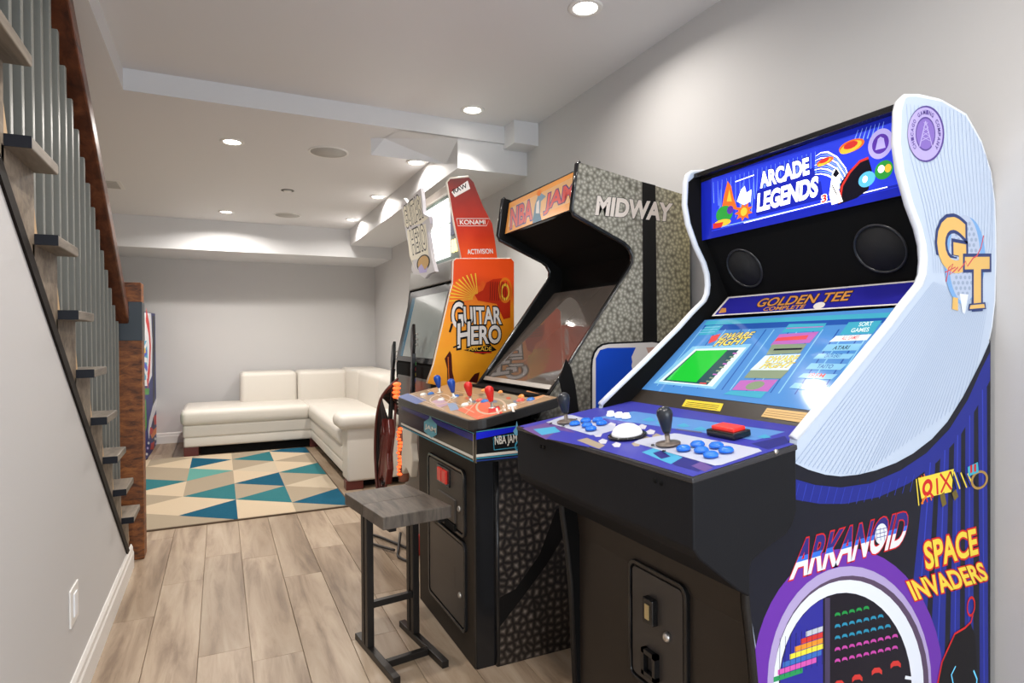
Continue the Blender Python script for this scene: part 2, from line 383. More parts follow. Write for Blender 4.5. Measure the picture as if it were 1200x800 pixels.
# ------------------------------------------------------------------ rug
rug = thing('area_rug', (0.1, 5.9, 0), 'beige rug with grey and teal triangles in front of the white sofa', 'rug')
def rugm(n, c):
    m = mat(n, c, 0.95, bump=(500, 0.6), spec=0.1); return m
RC = {'c': rugm('rug_cream', (0.60, 0.48, 0.34)), 'g': rugm('rug_greige', (0.38, 0.31, 0.225)), 't': rugm('rug_teal', (0.035, 0.17, 0.19)),
      'd': rugm('rug_petrol', (0.012, 0.095, 0.16)), 'l': rugm('rug_seafoam', (0.12, 0.33, 0.29)), 'w': rugm('rug_pale', (0.54, 0.45, 0.335))}
cx = [-1.04, -0.658, -0.276, 0.098, 0.478, 0.862]; ylo, yhi = 4.62, 7.31; stp = 0.58
RP = [MB().prism_z([(cx[0]-.005, ylo-.01), (cx[-1]+.012, ylo-.01), (cx[-1]+.012, yhi+.01), (cx[0]-.005, yhi+.01)], 0.0, 0.0095, mat('rug_edge', (0.10, 0.065, 0.04), 0.9))]
RP[0].build('rug_backing', rug)
def vy(c, k):     # k-th vertex on column line c
    base = 4.60 if c % 2 == 1 else 4.89
    return base + stp*k
rt = MB()
pat = {0: 'cgcgcgcgcgcg', 1: 'gcgwctcgcgcg', 2: '', 3: '', 4: ''}
# colour of each triangle: (strip, 'L' apex on the left line / 'R' apex on the right line, index)
col = {(2,'L',0):'d',(2,'L',1):'t',(2,'L',2):'g',(2,'L',3):'c',(2,'R',0):'c',(2,'R',1):'g',(2,'R',2):'l',(2,'R',3):'d',(2,'R',-1):'g',
       (3,'L',0):'t',(3,'L',1):'d',(3,'L',2):'w',(3,'L',3):'t',(3,'R',0):'c',(3,'R',1):'g',(3,'R',2):'c',(3,'R',3):'g',(3,'L',-1):'c',
       (4,'L',0):'d',(4,'L',1):'w',(4,'L',2):'t',(4,'L',3):'g',(4,'L',4):'d',(4,'R',-1):'g',(4,'R',0):'g',(4,'R',1):'g',(4,'R',2):'c',(4,'R',3):'c',
       (1,'L',0):'c',(1,'L',1):'c',(1,'L',2):'g',(1,'L',3):'c',(1,'R',0):'g',(1,'R',1):'g',(1,'R',2):'t',(1,'R',3):'g',(1,'R',-1):'c'}
def clipped(tri):
    for lim, sg in ((ylo, 1), (yhi, -1)):
        out = []
        for i in range(len(tri)):
            a, b = tri[i], tri[(i+1) % len(tri)]; ia = sg*(a[1]-lim) >= 0; ib = sg*(b[1]-lim) >= 0
            if ia: out.append(a)
            if ia != ib:
                t = (lim-a[1])/(b[1]-a[1]); out.append((a[0]+t*(b[0]-a[0]), lim))
        tri = out
        if len(tri) < 3: return None
    return tri
for s in range(5):
    xa, xb = cx[s], cx[s+1]
    for k in range(-2, 6):
        for side in 'LR':
            if side == 'L':   # base on the right line, apex on left line
                y0, y1 = vy(s+1, k), vy(s+1, k+1); tri = [(xb, y0), (xb, y1), (xa, (y0+y1)/2)]
            else:
                y0, y1 = vy(s, k), vy(s, k+1); tri = [(xa, y0), (xb, (y0+y1)/2), (xa, y1)]
            tri = clipped(tri)
            if not tri: continue
            m = RC[col.get((s, side, k), 'c' if (k+(side == 'L')) % 2 else 'g')]
            h = 0.0125 if m in (RC['t'], RC['d'], RC['l']) else 0.012
            rt.prism_z(tri, 0.009, h, m)
rt.build('rug_pile', rug)

# ------------------------------------------------------------------ sofa
sofa = thing('sectional_sofa', (0.9, 7.0, 0), 'white leather L-shaped sectional sofa with open chaise end in the far corner', 'sofa')
def cush(name, x0, x1, y0, y1, z0, z1, bev, parent=sofa, sub=0):
    return MB().box(x0, x1, y0, y1, z0, z1, M_leather).build(name, parent, bevel=bev, seg=5)
def poof(o):
    for p in o.data.polygons: p.use_smooth = True
    return o
SY = 7.34; SX = 0.93
poof(cush('base', -0.36, 1.90, SY, 8.40, 0.10, 0.205, 0.02)); poof(cush('base', -0.37, 1.90, SY-0.005, 8.40, 0.20, 0.335, 0.025))
poof(cush('seat_cushion', -0.39, 0.93, SY-0.03, 8.25, 0.325, 0.50, 0.06)); poof(cush('seat_cushion', 0.90, 1.70, 7.30, 8.20, 0.325, 0.495, 0.05))
poof(cush('base', SX, 1.90, 5.335, SY+0.1, 0.10, 0.205, 0.02)); poof(cush('base', SX-0.005, 1.90, 5.335, SY+0.1, 0.20, 0.335, 0.025))
poof(cush('seat_cushion', SX-0.03, 1.68, 5.33, 7.36, 0.325, 0.495, 0.06))
poof(cush('back_cushion', 0.21, 0.853, 7.95, 8.38, 0.42, 0.85, 0.055)); poof(cush('back_cushion', 0.857, 1.46, 7.95, 8.38, 0.42, 0.85, 0.055))
# corner and right-hand back
b = MB().prism_z([(1.44, 7.96), (1.52, 7.55), (1.88, 7.45), (1.90, 8.38), (1.44, 8.38)], 0.42, 0.865, M_leather).build('back_cushion', sofa, bevel=0.05, seg=5); poof(b)
poof(cush('back_cushion', 1.50, 1.90, 5.42, 6.45, 0.40, 0.85, 0.06)); poof(cush('back_cushion', 1.50, 1.90, 6.46, 7.52, 0.40, 0.86, 0.06))
poof(cush('end_panel', 0.93, 1.90, 5.10, 5.34, 0.07, 0.53, 0.02))
ar = MB().box(0.855, 1.90, 5.06, 5.40, 0.50, 0.625, M_leather).build('armrest', sofa, bevel=0.055, seg=6); poof(ar)
for (x, y) in ((-0.36, SY), (-0.36, 8.2), (0.92, 5.10), (1.75, 5.10), (0.92, SY)):
    MB().box(x+0.0, x+0.14, y+0.01, y+0.12, 0.0, 0.10 if y > 5.2 else 0.075, M_mahog).build('leg', sofa, bevel=0.004)
MB().box(-0.2, 1.8, SY+0.06, 8.3, 0.012, 0.10, M_void).build('underside_shade', sofa); MB().box(1.0, 1.8, 5.2, SY, 0.014, 0.10, M_void).build('underside_shade', sofa)  # black filler boxes stand in for the shade beneath the sofa

# ------------------------------------------------------------------ far left arcade machine
mA = thing('arcade_cabinet', (-1.05, 7.85, 0), 'blue and red arcade machine half hidden behind the newel post', 'arcade machine', None)
body = [(7.33, 0.0), (8.28, 0.0), (8.28, 1.51), (7.38, 1.51), (7.42, 1.10), (7.34, 0.95), (7.33, 0.82)]
MB().prism_x(body, -1.38, -0.70, M_void).build('cabinet_body', mA)
pa = P_X(-0.6995, 1)
A = Art(pa)
navy = pr('art_navy', (16, 30, 110)); blue = pr('art_blue', (30, 60, 190)); red = pr('art_red', (205, 35, 35)); white = pr('art_white', (225, 225, 230)); dk = pr('art_black', (12, 12, 16))
yel = pr('art_yellow', (225, 185, 50)); grn = pr('art_green', (60, 140, 50)); orn = pr('art_orange', (225, 120, 30)); teal = pr('art_teal', (40, 150, 190)); lav = pr('art_lavender', (190, 180, 225)); purp = pr('art_purple', (95, 40, 150))
A.poly([(168, 365), (185.5, 368), (187, 521), (186.8, 522), (168, 541)], navy)
A.poly([(168, 366), (177, 367), (178.5, 400), (178, 440), (173, 452), (166, 452)], white)
A.line([(171, 368), (174.5, 385), (176, 405), (175, 430), (172.5, 450)], 0.16, red)
A.poly([(163, 400), (172, 399), (173, 418), (171, 445), (163, 447)], teal)
for q in range(5): A.line([(164, 420), (172+q*0.2, 402+q*10)], 0.05, blue if q % 2 else white)
A.poly([(164, 416), (170, 407), (171, 413)], yel)
A.poly([(178.5, 370), (181, 370), (181, 520), (179.5, 525)], dk); A.poly([(181.5, 403), (186.5, 403), (186.3, 412), (181.5, 412)], dk)
A.poly([(166, 455), (175, 455), (174.5, 462), (166, 463)], grn); A.poly([(166, 470), (171, 468), (172, 500), (168, 512)], grn)
A.line([(183.5, 472), (179, 483), (175, 500), (174, 510)], 0.14, white)
A.poly([(180, 488), (184.5, 484), (185, 496), (181, 498)], red); A.poly([(176, 508), (185, 498), (186, 504), (178, 514)], orn)
A.poly([(176, 500), (180, 503), (178, 509), (175, 508)], red); A.poly([(177, 519), (181, 517), (180, 526), (176, 527)], red)
for (x, y) in ((174, 519), (182, 514), (173, 525), (183, 520), (179, 530), (172, 532)): A.ell((x, y), (x+1.3, y), (x, y-1.6), lav if x % 2 else white, 10)
A.build('side_art', mA)
MB().box(-1.36, -0.72, 7.10, 7.40, 0.90, 0.96, M_blackg).build('control_panel', mA, bevel=0.01)

# ------------------------------------------------------------------ cabinet door helper (a coin door on a plane facing -x)
def coin_door(parent, x, y0, y1, z0, z1, mdoor, mframe, extras):
    """ y0<y1; door leaf with rounded frame; frame stands proud towards -x """
    r = 0.03
    def rr(a, b, c, d, r, n=5):
        pts = []
        for (cx_, cz, t0) in ((b-r, d-r, 0), (a+r, d-r, 90), (a+r, c+r, 180), (b-r, c+r, 270)):
            for q in range(n+1):
                t = math.radians(t0+90*q/n); pts.append((cx_+r*math.cos(t), cz+r*math.sin(t)))
        return pts
    o = rr(y0, y1, z0, z1, r); i_ = rr(y0+0.012, y1-0.012, z0+0.012, z1-0.012, r-0.01)
    n = len(o); mb = MB(); vs = [(x-0.012, *p) for p in o] + [(x-0.012, *p) for p in i_] + [(x, *p) for p in o] + [(x, *p) for p in i_]
    fs = []
    for k in range(n):
        j = (k+1) % n; fs += [(k, j, n+j, n+k), (k, 2*n+k, 2*n+j, j), (n+k, n+j, 3*n+j, 3*n+k)]
    mb.add(vs, fs, mframe); fr = mb.build('door_frame', parent, bevel=0.002)
    d = MB().prism_x(rr(y0+0.018, y1-0.018, z0+0.018, z1-0.018, r-0.014), x-0.009, x, mdoor).build('coin_door', parent, bevel=0.0015)
    return d

# ------------------------------------------------------------------ guitar cabinet (third from the front)
gh = thing('arcade_cabinet', (1.35, 3.57, 0), 'orange and red rhythm arcade machine with tall lit header, beyond the grey machine', 'arcade machine')
GY = 3.15; pg = P_Y(GY)
G = Art(pg, off=0.0)
def gx(pts, Y): 
    p = P_Y(Y); return [tuple(p.at(*q)[[0, 2]]) for q in pts]
up = gx([(583, 303), (580, 280), (577, 262), (566, 241), (555, 213), (549, 207), (527, 209), (523.5, 214), (531, 258), (540, 303)], GY)
lowp = [(531, 306), (534, 303), (598, 303), (601.5, 307), (601.5, 392), (560, 460), (500, 449), (507.5, 428), (526, 348), (530, 332)]
low = gx(lowp, GY)
M_gred = bpy.data.materials.new('red_flame_print'); 
def grad(name, stops, lo, hi, rough=0.35, nscale=6, namp=0.25):
    m = bpy.data.materials.new(name); m.use_nodes = True; nt = m.node_tree; L = nt.links.new; b = nt.nodes['Principled BSDF']; b.inputs['Roughness'].default_value = rough
    tc = nt.nodes.new('ShaderNodeTexCoord'); sp = nt.nodes.new('ShaderNodeSeparateXYZ'); mr = nt.nodes.new('ShaderNodeMapRange')
    mr.inputs['From Min'].default_value = lo; mr.inputs['From Max'].default_value = hi
    no = nt.nodes.new('ShaderNodeTexNoise'); no.inputs['Scale'].default_value = nscale; no.inputs['Detail'].default_value = 5
    ma = nt.nodes.new('ShaderNodeMath'); ma.operation = 'MULTIPLY_ADD'; ma.inputs[1].default_value = namp; 
    L(tc.outputs['Object'], sp.inputs[0]); L(sp.outputs['Z'], mr.inputs['Value']); L(tc.outputs['Object'], no.inputs['Vector'])
    L(no.outputs['Fac'], ma.inputs[0]); L(mr.outputs['Result'], ma.inputs[2])
    r = ramp(nt, stops); L(ma.outputs[0], r.inputs['Fac']); L(r.outputs['Color'], b.inputs['Base Color'])
    return m
M_gred = grad('red_flame_print', [(0.15, srgb(235, 85, 30)), (0.45, srgb(200, 50, 20)), (0.75, srgb(150, 30, 14)), (1, srgb(95, 18, 10))], 1.65, 2.2, nscale=9)
M_gorg = grad('orange_flame_print', [(0.2, srgb(235, 150, 30)), (0.5, srgb(245, 165, 30)), (0.75, srgb(250, 150, 25)), (0.98, srgb(228, 75, 15))], 0.95, 1.75, nscale=9, namp=0.45)
MB().prism_y(up, GY, GY+0.02, M_gred).build('upper_side_panel', gh, bevel=0.003)
MB().prism_y(low, GY-0.012, GY+0.02, M_gorg).build('side_panel', gh, bevel=0.003)
M_cream = mat('cream_edge', (0.75, 0.68, 0.58), 0.4)
def edge_strip(pts, Y, name, parent, m, w=0.006, closed=False):
    mb = MB(); P = gx(pts, Y); 
    mb.tube([(x, Y, z) for x, z in P], w/2, m, 6); return mb.build(name, parent)
edge_strip([(540, 303), (531, 258), (523.5, 214), (527, 209), (549, 207)], GY+0.004, 'edge_trim', gh, M_cream, 0.012)
edge_strip([(500, 449), (507.5, 428), (526, 348), (530, 332), (531, 306), (534, 303), (598, 303), (601.5, 307), (601.5, 392)], GY-0.008, 'edge_trim', gh, M_cream, 0.008)
# side art
G = Art(P_Y(GY-0.0125)); wt = pr('art_offwhite', (228, 222, 218)); dkr = pr('art_oxblood', (70, 18, 12)); gold = pr('art_gold', (240, 190, 60)); dred = pr('art_deepred', (190, 45, 15))
G.poly([(556, 345), (566, 340), (570, 331), (578, 327), (588, 326), (594, 340), (598, 352), (598, 372), (590, 374), (582, 356), (560, 352)], dred)
for k in range(11):
    a = math.radians(95+k*9); G.line([(560+6*math.cos(a), 350-6*math.sin(a)), (560+34*math.cos(a), 350-30*math.sin(a))], [0.003, 0.008], gold)
G.ell((592, 340), (600, 340), (592, 325), orn, 24, inner=0.8); G.ell((592, 342), (597, 342), (592, 332), gold, 20, inner=0.7)
for k in range(8): G.line([(575+k*2.6, 330), (574+k*2.6, 352)], 0.003, dkr)
G.text('G', (529, 385), (543, 384), (529, 354), wt, outline=dk, ow=0.06, bold=0.02); G.text('UITAR', (544, 380), (588, 380), (543, 359), wt, outline=dk, ow=0.06, bold=0.03); G.text('H', (536, 408), (551, 405), (536, 379), wt, outline=dk, ow=0.06, bold=0.02); G.text('ERO', (552, 404), (587, 402), (552, 382), wt, outline=dk, ow=0.06, bold=0.03)
G.poly([(543, 410), (575, 404), (582, 410), (566, 415)], dk); G.text('ARCADE', (549, 411), (576, 411), (549, 406), gold, bold=0.01); G.line([(556, 413), (576, 413)], 0.006, red)
G.line([(530, 379), (527, 389)], 0.012, dk); G.line([(538, 404), (531, 407)], 0.008, dk)
# painted guitar head on the side
G.poly([(521, 420), (527, 411), (529, 415), (530, 435), (533, 448), (524, 448), (524, 432)], dkr); G.line([(525, 418), (526, 446)], 0.004, orn); G.poly([(549, 447), (556, 438), (562, 436), (559, 449)], dkr)
G.build('side_art', gh)
G2 = Art(P_Y(GY-0.0003))
G2.poly([(529, 225), (548, 211.5), (551, 221), (533, 231)], wt); G2.text('RAW', (532, 227), (548, 219.5), (530, 222), dk, bold=0.02)
G2.build('side_lettering', gh); G2 = Art(P_Y(GY-0.0003)); G2.line([(535, 256), (574, 256), (570, 264.5), (536.5, 264.5), (535, 256)], 0.003, wt); G2.text('KONAMI', (539, 263), (569, 263), (538.5, 257.5), wt, bold=0.02)
G2.build('side_lettering', gh); G2 = Art(P_Y(GY-0.0003)); G2.text('ACTIVISION', (548, 298), (578, 297), (547, 292), wt, bold=0.02)
G2.build('side_lettering', gh)
# body, far panel
xb = 1.50
MB().prism_y([(1.13, 0.0), (xb, 0), (xb, 1.30), (1.44, 1.66), (1.21, 1.66), (1.16, 1.56), (1.05, 1.08), (1.05, 0.96), (1.10, 0.85)], GY+0.02, 3.985, M_void).build('cabinet_body', gh)
MB().prism_y([(1.07, 0.95), (1.145, 1.54), (1.17, 1.70), (1.3, 1.70), (1.3, 0.95)], 3.985, 4.005, M_black).build('far_side_panel', gh)
MB().prism_y([(1.135, 1.56), (1.15, 1.68), (1.22, 1.68), (1.22, 1.56)], GY+0.022, 3.98, mat('hood_grey', (0.30, 0.29, 0.27), 0.3, 0.3)).build('hood', gh, bevel=0.008)
Pg = P_XZ((1.05, 1.085), (1.16, 1.55))
def on_face(p0, p1, y0, y1, t, off, m):
    """slab on the slanted face from (x,z) p0 to p1"""
    pl_ = P_XZ(p0, p1); n = pl_.n
    return MB().slab([(p0[0]+n[0]*off, y0, p0[1]+n[2]*off), (p0[0]+n[0]*off, y1, p0[1]+n[2]*off), (p1[0]+n[0]*off, y1, p1[1]+n[2]*off), (p1[0]+n[0]*off, y0, p1[1]+n[2]*off)], n, t, m)
on_face((1.055, 1.10), (1.158, 1.545), 3.18, 3.97, 0.01, 0.012, M_blackg).build('bezel', gh)
on_face((1.06, 1.13), (1.148, 1.50), 3.80, 3.88, 0.012, 0.016, mat('bezel_blue', (0.01, 0.11, 0.19), 0.2)).build('blue_bezel_strip', gh)
on_face((1.06, 1.13), (1.148, 1.50), 3.19, 3.80, 0.012, 0.018, mat('grey_screen_glass', (0.30, 0.34, 0.33), 0.12, coat=0.4)).build('screen', gh)
# lit header with the name sign standing off in front
hm = mat('header_green_grey', (0.16, 0.22, 0.19), 0.4)
MB().box(1.18, 1.235, GY+0.02, 3.83, 2.075, 2.125, mat('header_cap', (0.55, 0.50, 0.44), 0.35, 0.3)).build('header_cap', gh, bevel=0.004)
MB().prism_y([(1.20, 1.68), (1.20, 2.08), (1.23, 2.08), (1.33, 1.84), (1.365, 1.68)], GY+0.02, 3.83, hm).build('header_box', gh)
MB().box(1.190, 1.20, 3.33, 3.80, 1.715, 1.90, mat('lit_white', (1, 1, 0.97), 0.5, emit=1.6)).build('lit_panel', gh); MB().box(1.190, 1.20, 3.33, 3.80, 1.912, 2.05, MATS['lit_white']).build('lit_panel', gh)
for (z0, z1, c) in ((1.73, 1.80, 'led_amber'), (1.965, 2.03, 'led_violet')):
    for y in (3.215, 3.265): pb = MB(); pb.box(1.188, 1.20, y, y+0.018, z0, z1, mat(c, (1, 0.72, 0.3) if 'amber' in c else (0.55, 0.4, 1), 0.4, emit=2)); pb.build('status_light', gh)
MB().box(1.192, 1.20, 3.21, 3.31, 1.83, 1.95, mat('header_blue', (0.05, 0.07, 0.20), 0.3)).build('side_window', gh)
sgx = 1.08; ps = P_X(sgx)
spts = [(470, 240), (473, 232), (478, 238), (484, 229), (493, 220), (495, 235), (496, 250), (503, 254), (504, 262), (501, 272), (504, 290), (506, 303), (510, 318), (502, 321), (498, 326), (492, 322), (484, 321), (482, 314), (484, 306), (478, 286), (474, 262)]
sb = MB(); sb.slab([ps.at(*p) for p in spts], (-1, 0, 0), 0.02, mat('sign_grey', (0.66, 0.64, 0.66), 0.4)); sb.build('name_sign', gh)
S = Art(ps); cream = pr('art_cream', (240, 234, 215))
S.poly([(472, 245), (493, 229), (494.5, 252), (502, 255), (494, 262), (475, 266)], cream); S.poly([(477, 270), (499, 262), (502.5, 300), (483, 305), (487, 318), (480, 300)], cream)
S.text('GUITAR', (476, 268), (496, 254), (472, 243), cream, outline=dk, ow=0.045, bold=0.02); S.text('HERO', (484, 298), (501, 291), (480, 271), cream, outline=dk, ow=0.045, bold=0.02)
S.ell((496, 308), (504, 307), (497, 298), dk, 18); S.ell((496, 308), (502.5, 307.5), (497, 299.5), pr('art_tan', (205, 165, 105)), 18)
S.poly([(490, 314), (494, 309), (498, 316), (501, 312), (500, 319), (492, 320)], lav)
S.build('sign_art', gh)
MB().tube([(1.085, 3.62, 1.93), (1.20, 3.62, 1.93)], 0.008, M_steel).build('sign_bracket', gh)
# control shelf with guitar holders
MB().prism_y([(1.045, 0.86), (1.045, 1.00), (1.07, 1.06), (1.14, 1.06), (1.14, 0.80)], 3.25, 3.95, mat('shelf_grey', (0.09, 0.085, 0.075), 0.35)).build('control_shelf', gh, bevel=0.01)
MB().box(1.10, 1.13, 3.17, 3.98, 0.02, 0.84, mat('front_grey', (0.30, 0.28, 0.26), 0.5)).build('front_panel', gh)
M_glow = mat('orange_led_tube', (1.0, 0.22, 0.06), 0.4, emit=1.5, ecol=(1, 0.14, 0.03))
gl = MB()
gl.lathe((1.02, 3.72, 0.36), (0, 0, 1), [(0.03, 0), (0.034, 0.02), (0.034, 0.34), (0.03, 0.36)], mat('clear_tube', (0.35, 0.15, 0.10), 0.15), 16)
gl.build('light_column', gh)
gl = MB()
for k in range(14): gl.lathe((0.992+0.004*(k % 2), 3.705+0.012*math.sin(k*1.3), 0.40+k*0.0215), (0, 0, 1), [(0.001, 0), (0.014, 0.003), (0.019, 0.010), (0.014, 0.017), (0.001, 0.020)], M_glow, 10)
gl.build('glowing_beads', gh)
gl = MB()
for k in range(4): gl.lathe((0.975, 3.70+0.012*math.sin(k*1.7), 0.875+k*0.026), (0, 0, 1), [(0.001, 0), (0.022, 0.006), (0.026, 0.013), (0.020, 0.022), (0.001, 0.026)], M_glow, 8)
gl.build('glowing_beads', gh)

def guitar(base, neck_dir, mbody, mneck, label, flip=1):
    t = thing('guitar_controller', base, label, 'toy guitar', 'guitar controllers hung on the rhythm machine')
    b = Vector(base); a = Vector(neck_dir).normalized(); s = a.cross(Vector((1, 0, 0))).normalized(); n = s.cross(a)
    out = [(0.0, -0.10), (0.09, -0.15), (0.12, -0.05), (0.09, 0.04), (0.11, 0.14), (0.09, 0.24), (0.05, 0.19), (0.03, 0.15), (-0.03, 0.15), (-0.06, 0.26), (-0.11, 0.17), (-0.09, 0.05), (-0.13, -0.04), (-0.10, -0.14)]
    mb = MB(); mb.slab([b+s*x*0.95*flip+a*y for x, y in out], n, 0.04, mbody); bo = mb.build('guitar_body', t, bevel=0.008, seg=3)
    mb = MB(); mb.slab([b+s*0.025+a*0.05+n*0.003, b-s*0.025+a*0.05+n*0.003, b-s*0.03-a*0.06+n*0.003, b+s*0.03-a*0.06+n*0.003], n, 0.004, M_blackg); mb.build('strum_plate', t)
    mb = MB(); mb.slab([b-s*0.017+a*0.12+n*0.004, b+s*0.017+a*0.12+n*0.004, b+s*0.015+a*0.56+n*0.004, b-s*0.015+a*0.56+n*0.004], n, 0.022, mneck); mb.build('neck', t, bevel=0.003)
    mb = MB(); mb.slab([b-s*0.016+a*0.56, b+s*0.016+a*0.56, b+s*0.033+a*0.60, b+s*0.022+a*0.70, b-s*0.010+a*0.73, b-s*0.03+a*0.62], n, 0.018, mneck); mb.build('headstock', t, bevel=0.003)
    for k, c in enumerate([(0.1, 0.5, 0.1), (0.7, 0.05, 0.05), (0.8, 0.6, 0.05), (0.05, 0.1, 0.6), (0.8, 0.3, 0.03)]):
        q = b+a*(0.50-k*0.032)+n*0.006; mb = MB(); mb.slab([q-s*0.011-a*0.010, q+s*0.011-a*0.010, q+s*0.011+a*0.010, q-s*0.011+a*0.010], n, 0.006, mat('fret_%d' % k, c, 0.35)); mb.build('fret_button', t)
    for k in range(3):
        for sg in (-1, 1):
            q = b+a*(0.61+k*0.03)+s*sg*0.036; mb = MB(); mb.tube([q, q+s*sg*0.012], 0.006, M_steel, 8); mb.build('tuning_peg', t)
    return t
M_grd = mat('oxblood_gloss', (0.14, 0.02, 0.015), 0.25)
guitar((0.94, 3.76, 0.50), (0.06, -0.02, 1), M_grd, M_blackg, 'dark red toy guitar with a black neck hanging left of the glowing orange tube')
guitar((1.00, 3.44, 0.60), (0.03, 0.02, 1), mat('ivory_gloss', (0.75, 0.68, 0.58), 0.3), M_blackg, 'ivory toy guitar with a black neck hanging right of the glowing orange tube')
# bundles of cable and strap
ct = thing('guitar_cable', (0.93, 3.85, 0.0), 'black and brown guitar leads hanging in loops left of the glowing tube', 'cable')
def cat(p): 
    P = [Vector(q) for q in p]; out = []
    for i in range(len(P)-1):
        p0 = P[max(i-1, 0)]; p1 = P[i]; p2 = P[i+1]; p3 = P[min(i+2, len(P)-1)]
        for k in range(6):
            t_ = k/6; out.append(0.5*((2*p1)+(-p0+p2)*t_+(2*p0-5*p1+4*p2-p3)*t_*t_+(-p0+3*p1-3*p2+p3)*t_**3))
    out.append(P[-1]); return out
M_cab = mat('black_cable', (0.02, 0.016, 0.014), 0.45); M_cabr = mat('brown_cable', (0.12, 0.03, 0.02), 0.4)
for k in range(12):
    yo = 3.74+0.022*k; xo = 0.90+0.006*k
    path = [(0.99, 3.72, 1.0-0.02*k), (xo-0.02, yo, 0.86), (xo-0.03+0.01*k, yo+0.10, 0.55), (xo-0.02, yo+0.04+0.03*(k % 3), 0.22+0.02*k), (xo, yo-0.04, 0.33), (xo+0.04, yo-0.08, 0.62), (0.995, 3.78, 0.92)]
    MB().tube(cat(path), 0.008, M_cab if k % 3 else M_cabr, 6).build('lead', ct)
MB().tube(cat([(0.98, 3.66, 0.06), (0.93, 3.52, 0.012), (0.90, 3.40, 0.010), (0.95, 3.30, 0.010), (1.0, 3.42, 0.012), (0.93, 3.66, 0.013), (0.85, 3.86, 0.010), (0.80, 3.74, 0.010), (0.9, 3.5, 0.018)]), 0.008, M_cab, 6).build('lead', ct)
MB().lathe((1.03, 3.42, 0.0), (0, 0, 1), [(0.03, 0), (0.033, 0.01), (0.033, 0.10), (0.028, 0.11)], mat('red_plug_pot', (0.45, 0.03, 0.02), 0.3), 16).build('red_plug', ct)

# ------------------------------------------------------------------ grey basketball machine (second)
nb = thing('arcade_cabinet', (1.4, 2.48, 0), 'grey dimpled basketball arcade machine with orange marquee, behind the stool', 'arcade machine')
NY = 2.115
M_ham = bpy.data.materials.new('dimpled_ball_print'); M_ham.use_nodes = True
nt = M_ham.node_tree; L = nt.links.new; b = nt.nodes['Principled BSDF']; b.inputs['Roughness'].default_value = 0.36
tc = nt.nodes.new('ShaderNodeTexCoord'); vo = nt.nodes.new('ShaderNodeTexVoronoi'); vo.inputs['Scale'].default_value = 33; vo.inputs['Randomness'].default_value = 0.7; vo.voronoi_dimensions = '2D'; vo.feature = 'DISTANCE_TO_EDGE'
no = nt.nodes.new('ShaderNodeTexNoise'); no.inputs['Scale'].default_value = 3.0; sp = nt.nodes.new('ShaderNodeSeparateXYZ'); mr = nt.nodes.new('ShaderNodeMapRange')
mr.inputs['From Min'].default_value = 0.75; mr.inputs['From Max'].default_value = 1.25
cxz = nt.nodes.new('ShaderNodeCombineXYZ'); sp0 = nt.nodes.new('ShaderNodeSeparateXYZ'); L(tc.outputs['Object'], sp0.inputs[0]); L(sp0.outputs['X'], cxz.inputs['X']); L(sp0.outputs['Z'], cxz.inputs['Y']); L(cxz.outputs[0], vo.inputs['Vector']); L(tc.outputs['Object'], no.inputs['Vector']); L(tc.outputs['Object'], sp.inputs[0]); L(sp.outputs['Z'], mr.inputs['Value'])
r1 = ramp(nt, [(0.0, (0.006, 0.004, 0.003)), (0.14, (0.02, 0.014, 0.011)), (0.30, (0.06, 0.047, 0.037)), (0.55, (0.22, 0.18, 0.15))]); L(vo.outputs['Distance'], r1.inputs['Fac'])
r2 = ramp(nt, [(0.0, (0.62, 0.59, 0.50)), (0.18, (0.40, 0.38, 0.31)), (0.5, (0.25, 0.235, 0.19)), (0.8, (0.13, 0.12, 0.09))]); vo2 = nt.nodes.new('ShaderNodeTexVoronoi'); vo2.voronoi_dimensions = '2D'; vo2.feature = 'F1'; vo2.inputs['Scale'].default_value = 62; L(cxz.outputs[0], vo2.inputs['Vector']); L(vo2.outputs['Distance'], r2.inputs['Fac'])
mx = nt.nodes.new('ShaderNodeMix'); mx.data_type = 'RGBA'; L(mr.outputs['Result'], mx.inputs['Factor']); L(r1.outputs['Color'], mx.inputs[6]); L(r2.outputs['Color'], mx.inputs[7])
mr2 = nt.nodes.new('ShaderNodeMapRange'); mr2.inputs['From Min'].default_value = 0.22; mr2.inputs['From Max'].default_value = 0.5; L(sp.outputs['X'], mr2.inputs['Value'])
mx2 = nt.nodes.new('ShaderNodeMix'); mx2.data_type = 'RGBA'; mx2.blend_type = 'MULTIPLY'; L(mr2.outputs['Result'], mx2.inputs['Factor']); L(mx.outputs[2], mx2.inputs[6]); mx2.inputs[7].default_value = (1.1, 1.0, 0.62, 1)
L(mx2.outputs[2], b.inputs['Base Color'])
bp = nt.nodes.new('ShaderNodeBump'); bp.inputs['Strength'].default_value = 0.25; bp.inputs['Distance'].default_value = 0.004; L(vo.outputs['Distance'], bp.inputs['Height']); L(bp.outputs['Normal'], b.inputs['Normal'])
sideN = [(1.322, 1.95), (1.312, 1.945), (1.285, 1.762), (1.292, 1.745), (1.535, 1.645), (1.562, 1.625), (1.580, 1.592), (1.578, 1.56), (1.565, 1.535), (1.232, 1.094), (1.165, 1.01), (1.12, 0.93), (0.945, 0.84), (0.945, 0.0), (1.884, 0.0), (1.884, 1.866)]
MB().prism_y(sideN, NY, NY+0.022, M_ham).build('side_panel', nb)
MB().prism_y([(x-0.008, z) for x, z in sideN], 2.82, 2.842, M_void).build('far_side_panel', nb)
MB().prism_y([(1.335, 1.925), (1.312, 1.775), (1.56, 1.66), (1.64, 1.60), (1.64, 1.50), (1.23, 1.05), (1.18, 1.0), (1.12, 0.9), (0.96, 0.8), (0.96, 0.01), (1.86, 0.01), (1.86, 1.85)], NY+0.022, 2.82, M_void).build('cabinet_body', nb)
